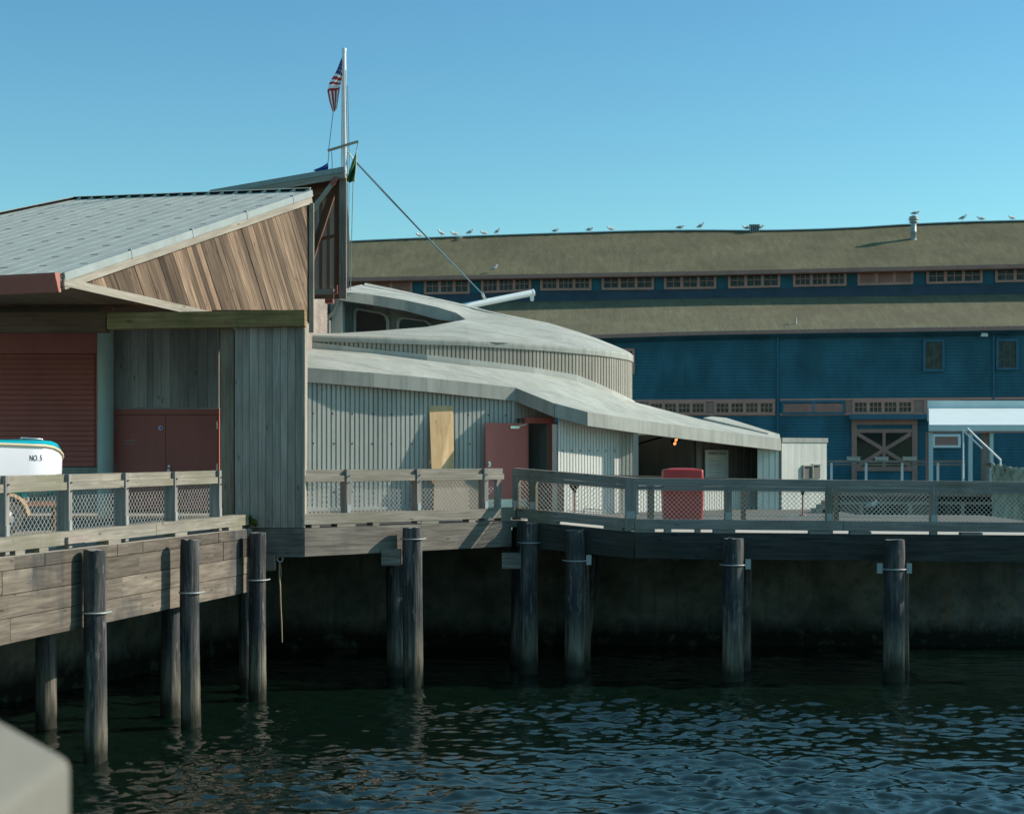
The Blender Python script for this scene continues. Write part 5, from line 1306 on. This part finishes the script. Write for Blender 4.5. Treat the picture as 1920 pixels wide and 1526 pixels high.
# roof vents
def proof(x, y): return hit(x, y, e0_[12], (e0_[14] - e0_[10]).cross(g_[12] - e0_[12]).normalized())
p = proof(1713, 450); t = thing('roof_vent', 'galvanised turbine vent pipe standing on the mossy shed roof', 'vent', p)
mb = MB(); mb.lathe(p, [(.17, -.3), (.17, 0), (.165, .45), (.18, .46), (.18, .5), (.165, .51), (.16, 1.0)], 14); mb.lathe(p, [(.25, -.1), (.18, .03)], 14); mb.build('stack', M['galv'], t)
mb = MB(); mb.lathe(p, [(.17, 1.0), (.27, 1.04), (.27, 1.1), (.18, 1.13), (.3, 1.19), (.31, 1.26), (.2, 1.29), (.27, 1.33), (.26, 1.39), (.05, 1.46)], 16); mb.build('cowl', M['galv'], t)
p = P(1414, 433, 97); p = V((g_[14].x, g_[14].y, 0)); p = hit(1414, 436, SO - sn * 12.2, sn)
t = thing('ridge_vent', 'square metal vent box on the shed ridge between two gulls', 'vent', p)
mb = MB(); mb.box(p + V((-.27, -.25, -.3)), p + V((.27, .25, .42))); mb.build('box', M['galv'], t)
mb = MB()
for k in range(4): x = -.19 + .125 * k; mb.box(p + V((x - .02, -.275, -.05)), p + V((x + .03, -.252, .38)))
mb.build('dark_slots', M['black'], t)
mb = MB(); mb.box(p + V((-.31, -.3, .421)), p + V((.31, .3, .46))); mb.build('lid', M['galv'], t)
p = hit(1492, 607, r0[15], (r0[17] - r0[13]).cross(r1[15] - r0[15]).normalized())
mb = MB(); mb.lathe(p, [(.09, -.15), (.055, .03), (.055, .32)], 10); solo(mb, 'vent_pipe', M['galv'], 'short thin pipe on the lower shed roof', 'pipe')

# ------------------------------------------------------------------ neighbouring pier the shed stands on
NP = thing('neighbour_pier', 'neighbouring pier with a grey edge beam and dark piles under the blue shed', 'pier', (20, 72, 3.3))
pa, pb = on_line(1150, (10, 70), (30, 63)), None
PA, PB = (3.0, 71.5), (34.0, 62.5); pn_ = nrm(PA, PB)
mb = MB(); mb.prism([V((PA[0], PA[1], 3.05)), V((PB[0], PB[1], 3.05)), V((46, 110, 3.05)), V((-22, 135, 3.05)), V((-22, 78, 3.05))], (0, 0, .27)); mb.build('slab', M['deck'], NP)
mb = MB(); mb.bar(V3(PA, 3.16) + pn_ * .14, V3(PB, 3.16) + pn_ * .14, .22, .36); mb.build('edge_beam', M['greyboard'], NP)
for i in range(13):
    s = i / 12; x, y = lerp(PA[0], PB[0], s), lerp(PA[1], PB[1], s) + .8; mb = MB(); mb.tube([(x, y, -1), (x, y, 3.04)], .18, 10); mb.build('support_pile', M['pile'], NP)
mb = MB(); mb.bar(V((PA[0], PA[1] + 6, 1.3)), V((PB[0], PB[1] + 6, 1.3)), .3, 3.4); mb.build('under_pier_dark', M['black'], NP)  # black sheet stands for the darkness under the pier
# low rail along the pier foot
t = thing('float_rail', 'low grey rail above the water in front of the neighbouring pier', 'rail', (16, 60, 2.3))
mb = MB(); qa, qb = P(1540, 943, 64), P(1990, 943.5, 61); mb.bar(qa, qb, .08, .1); mb.build('rail', M['greyboard'], t)
for x in (1618, 1712, 1810, 1900):
    mb = MB(); p = qa.lerp(qb, (x - 1540) / 450); p0 = p - V((0, 0, .05)); mb.bar(V((p.x, p.y, -.6)), p0, .12, .1, (0, 1, 0)); mb.build('post', M['greyboard'], t)
# railing with white boxes on the neighbouring pier
t = thing('pier_railing', 'grey railing on the neighbouring pier in front of the freight door', 'railing', P(1640, 893, 69))
def NPx(px, inn=.5):
    q = on_line(px, PA, PB)[0]; return V((q[0], q[1], 3.33)) - pn_ * inn
mb = MB(); p, q = NPx(1540), NPx(1810); zz = V((0, 0, ZY(865, 68.5) - 3.33)); mb.bar(p + zz, q + zz, .12, .10); mb.bar(p + zz * .88, q + zz * .88, .06, .06); mb.build('rail', M['greyboard'], t)
for x in (1557, 1622.5, 1690.5, 1758, 1806):
    mb = MB(); p = NPx(x); mb.bar(p, p + zz - V((0, 0, .06)), .09, .09, (0, 1, 0)); mb.build('post', M['white'], t)
for x, lb in ((1599, 'small pale box on the railing at the left end of the freight door'), (1652, 'small pale box on the railing at the middle of the freight door'), (1705, 'small pale box on the railing at the right end of the freight door')):
    mb = MB(); p = NPx(x) + zz + V((0, 0, .05)); mb.box(p + V((-.26, -.1, 0)), p + V((.26, .1, .13))); mb.box(p + V((-.29, -.13, .131)), p + V((.29, .13, .155)))
    solo(mb, 'rail_box', M['sign'], lb, 'box', 'pale boxes on the pier railing')
# white canopy at the right
CN = thing('canopy_shelter', 'white sloping canopy on posts in front of the blue shed', 'canopy', P(1850, 893, 62))
D0, D1 = 61.0, 65.0; xl, xr = 1742, 2060
mb = MB(); a, b = P(xl, 797, D0), P(xr, 797, D0); c, d = V((PX(1741.5, D1), D1, ZY(765, D1))), V((b.x, D1, ZY(765, D1)))
mb.slab([[a, b], [c, d]], (0, 0, -.05), 0, False); mb.build('roof', M['white'], CN)
mb = MB(); mb.box((a.x - .02, D0 - .08, ZY(808, D0)), (b.x, D0 - .002, ZY(796.4, D0))); mb.build('front_fascia', paint('pale_green_white', (.58, .66, .64), .05, .5), CN)
mb = MB(); mb.box((c.x - .04, D1 + .005, ZY(790, D1)), (d.x, D1 + .1, ZY(751, D1))); mb.build('upstand', paint('pale_green_white', (.52, .62, .62), .06, .5), CN)
mb = MB(); mb.box((a.x, D0 - .05, ZY(811.5, D0)), (b.x, D0 + .05, ZY(808.2, D0))); mb.build('edge_trim', M['mauve'], CN)
for x, w in ((1745.5, .07), (1819.5, .07), (1859, .06), (2040, .07)):
    mb = MB(); p = PX(x, D0 + .15); mb.box((p - w, D0 + .1, 3.3), (p + w, D0 + .22, ZY(809, D0)), 0, 2); mb.build('post', paint('pale_blue_post', (.50, .60, .60), .08, .5), CN)
mb = MB(); p = PX(1850, D0 + .6); mb.box((p - .19, D0 + .5, 3.3), (p + .16, D0 + .7, ZY(806, D0)), 0, 2); mb.build('wide_post', M['greyboard'], CN)
mb = MB(); p = PX(1742, D0 + 2.2); mb.box((p - .08, D0 + 2.2, 3.3), (p + .08, D0 + 2.4, ZY(809, D0)), 0, 2); mb.build('post', M['mauve'], CN)
# sloping gangway handrails
t = thing('gangway_rail', 'pair of sloping pale handrails under the white canopy', 'handrail', P(1850, 880, 59))
for ps in ([(1806, 807), (1842, 841)], [(1814, 803), (1830, 819), (1876, 862), (1876, 872)]):
    mb = MB(); mb.tube([P(x, y, 59.5) for x, y in ps] + ([] if len(ps) > 2 else []), .035, 8); mb.build('rail', M['polewhite'], t)
for x, y in ((1806, 807), (1876, 868)):
    mb = MB(); p = P(x, y, 59.5); mb.tube([p, V((p.x, p.y, 3.3))], .03, 6); mb.build('post', M['polewhite'], t)
# rubble block
mb = MB(); random.seed(3); nx, ny = 34, 14; rows = []
q0, q1 = P(1859, 868, 59), P(1985, 890, 57)
for j in range(ny + 1):
    r = []
    for i in range(nx + 1):
        s = i / nx; p = q0.lerp(q1, s); zt = p.z; z = lerp(2.2, zt, j / ny); k = .09 * math.sin(i * 1.9 + 1.3 * math.sin(j * 1.7)) * math.sin(j * 1.5 + i * .6) + random.uniform(-.04, .04)
        r.append(V((p.x, p.y - k, z + (random.uniform(-.05, .05) if j == ny else 0))))
    rows.append(r)
rows.append([p + V((.1, 1.2, -.1)) for p in rows[-1]])
mb.grid(rows, 0, True); solo(mb, 'rubble_wall', M['rubble'], 'mottled rubble stone wall stepping down at the right edge', 'wall')
# ------------------------------------------------------------------ gulls
def gull_mesh(pose):
    """gull facing +x, feet at the origin; pose 'stand', 'sit' or 'preen'"""
    mb = MB(); h = {'stand': .17, 'sit': .09, 'preen': .16}[pose]; tilt = {'stand': .35, 'sit': .05, 'preen': .12}[pose]
    ax_ = V((math.cos(tilt), 0, math.sin(tilt))); c = V((0, 0, h + .06)); prof = [(-.27, .008, 1), (-.2, .035, 1), (-.12, .068, 1), (-.02, .088, 1), (.08, .082, 0), (.15, .058, 0), (.18, .045, 0)]
    rows = []
    for s, r, m in prof:
        o = c + ax_ * s; n = V((-ax_.z, 0, ax_.x)); rows.append([o + V((0, 1, 0)) * (r * .95 * math.cos(2 * math.pi * k / 10)) + n * (r * math.sin(2 * math.pi * k / 10)) for k in range(10)])
    hd = c + ax_ * .19 + V((.02, 0, .10 if pose == 'stand' else .07)) if pose != 'preen' else c + V((.1, .07, .09))
    mb.grid(rows[:5], 1, True, True); mb.grid(rows[4:], 0, True, True); mb.face(rows[0][::-1], 2)
    mb.tube([c + ax_ * .14 + V((0, 0, .01)), (c + ax_ * .18 + hd) / 2 + V((0, 0, .01)), hd], [.055, .045, .042], 8, 0)
    mb.ball(hd, (.055, .046, .047), 0, 8, 5); b = V((1, 0, -.15)) if pose != 'preen' else V((-.7, .4, -.4))
    mb.tube([hd + b.normalized() * .04, hd + b.normalized() * .105], [.014, .004], 6, 3)
    if pose != 'sit':
        for s in (-.03, .03): mb.tube([(0.01, s, h - .02), (0.01, s, 0)], .007, 5, 3); mb.face([(0.0, s - .02, .004), (.06, s - .02, .004), (.06, s + .02, .004), (0, s + .02, .004)], 3)
    return mb
GM = [M['gullw'], M['gullg'], M['black'], M['gullb']]
protos = {k: None for k in ('stand', 'sit', 'preen')}
def on_ridge(x): return hit(x, tl(RG, x), SO - sn * 12.2, sn) + V((0, 0, .07))
gl = [(787, 'sit', 'l', 'gull sitting low on the ridge, first one right of the flagpole ropes'),
      (828, 'stand', 'l', 'gull standing upright on the ridge, first tall one left of the rope pair'),
      (853, 'sit', 'l', 'gull crouching on the ridge directly behind the white gull below it'),
      (881, 'stand', 'r', 'pale gull standing upright and facing right in the group of five'),
      (908, 'sit', 'l', 'gull sitting low between two upright gulls on the ridge'),
      (932, 'stand', 'r', 'upright gull ending the left group, before the long bare ridge'),
      (1041, 'sit', 'r', 'white-headed gull sitting alone above the pink window groups'),
      (1105, 'sit', 'r', 'gull sitting on the ridge, left one of a loose pair'),
      (1146, 'sit', 'l', 'gull sitting on the ridge, right one of a loose pair'),
      (1275, 'sit', 'r', 'gull sitting beside the upright gull left of the vent box'),
      (1313, 'stand', 'r', 'upright gull alone left of the square vent box'),
      (1399, 'sit', 'l', 'gull tucked against the left side of the square vent box'),
      (1424, 'sit', 'r', 'white gull tucked against the right side of the square vent box'),
      (1805, 'stand', 'r', 'gull standing on the ridge, first one right of the turbine vent'),
      (1840, 'sit', 'l', 'gull sitting on the ridge above the roof streaks'),
      (1898, 'sit', 'l', 'gull sitting on the ridge at the right edge of the view')]
def gull(p, pose, face, label):
    if protos[pose] is None: o = solo(gull_mesh(pose), 'gull', GM, label, 'gull', 'gulls on the shed roof'); protos[pose] = o
    else: o = protos[pose].copy(); COL.objects.link(o)
    o['label'] = label; o.location = p; o.rotation_euler = (0, 0, (math.radians(-20) if face == 'r' else math.radians(200)) + random.uniform(-.4, .4)); k = random.uniform(1.02, 1.2); o.scale = (k, k, k)
for x, pose, fc, lb in gl: gull(on_ridge(x), pose, fc, lb)
nrm_up = (e0_[14] - e0_[10]).cross(g_[12] - e0_[12]).normalized(); eo = e0_[8]
gull(hit(862, 450.5, e0_[6], (e0_[8] - e0_[4]).cross(g_[6] - e0_[6]).normalized()), 'sit', 'r', 'white gull just below the ridge, under the group of five')
gull(hit(925, 511, e0_[7], (e0_[9] - e0_[5]).cross(g_[7] - e0_[7]).normalized()), 'stand', 'r', 'gull standing alone low on the upper roof beside the rope pair')
gull(V((hit(1713, 403, SO - sn * 10, sn).x, proof(1713, 450).y, proof(1713, 450).z + 1.45)), 'sit', 'r', 'gull perched on top of the turbine vent')
gull(P(1633, 958, 63), 'stand', 'r', 'gull standing behind the wire fence below the railing')
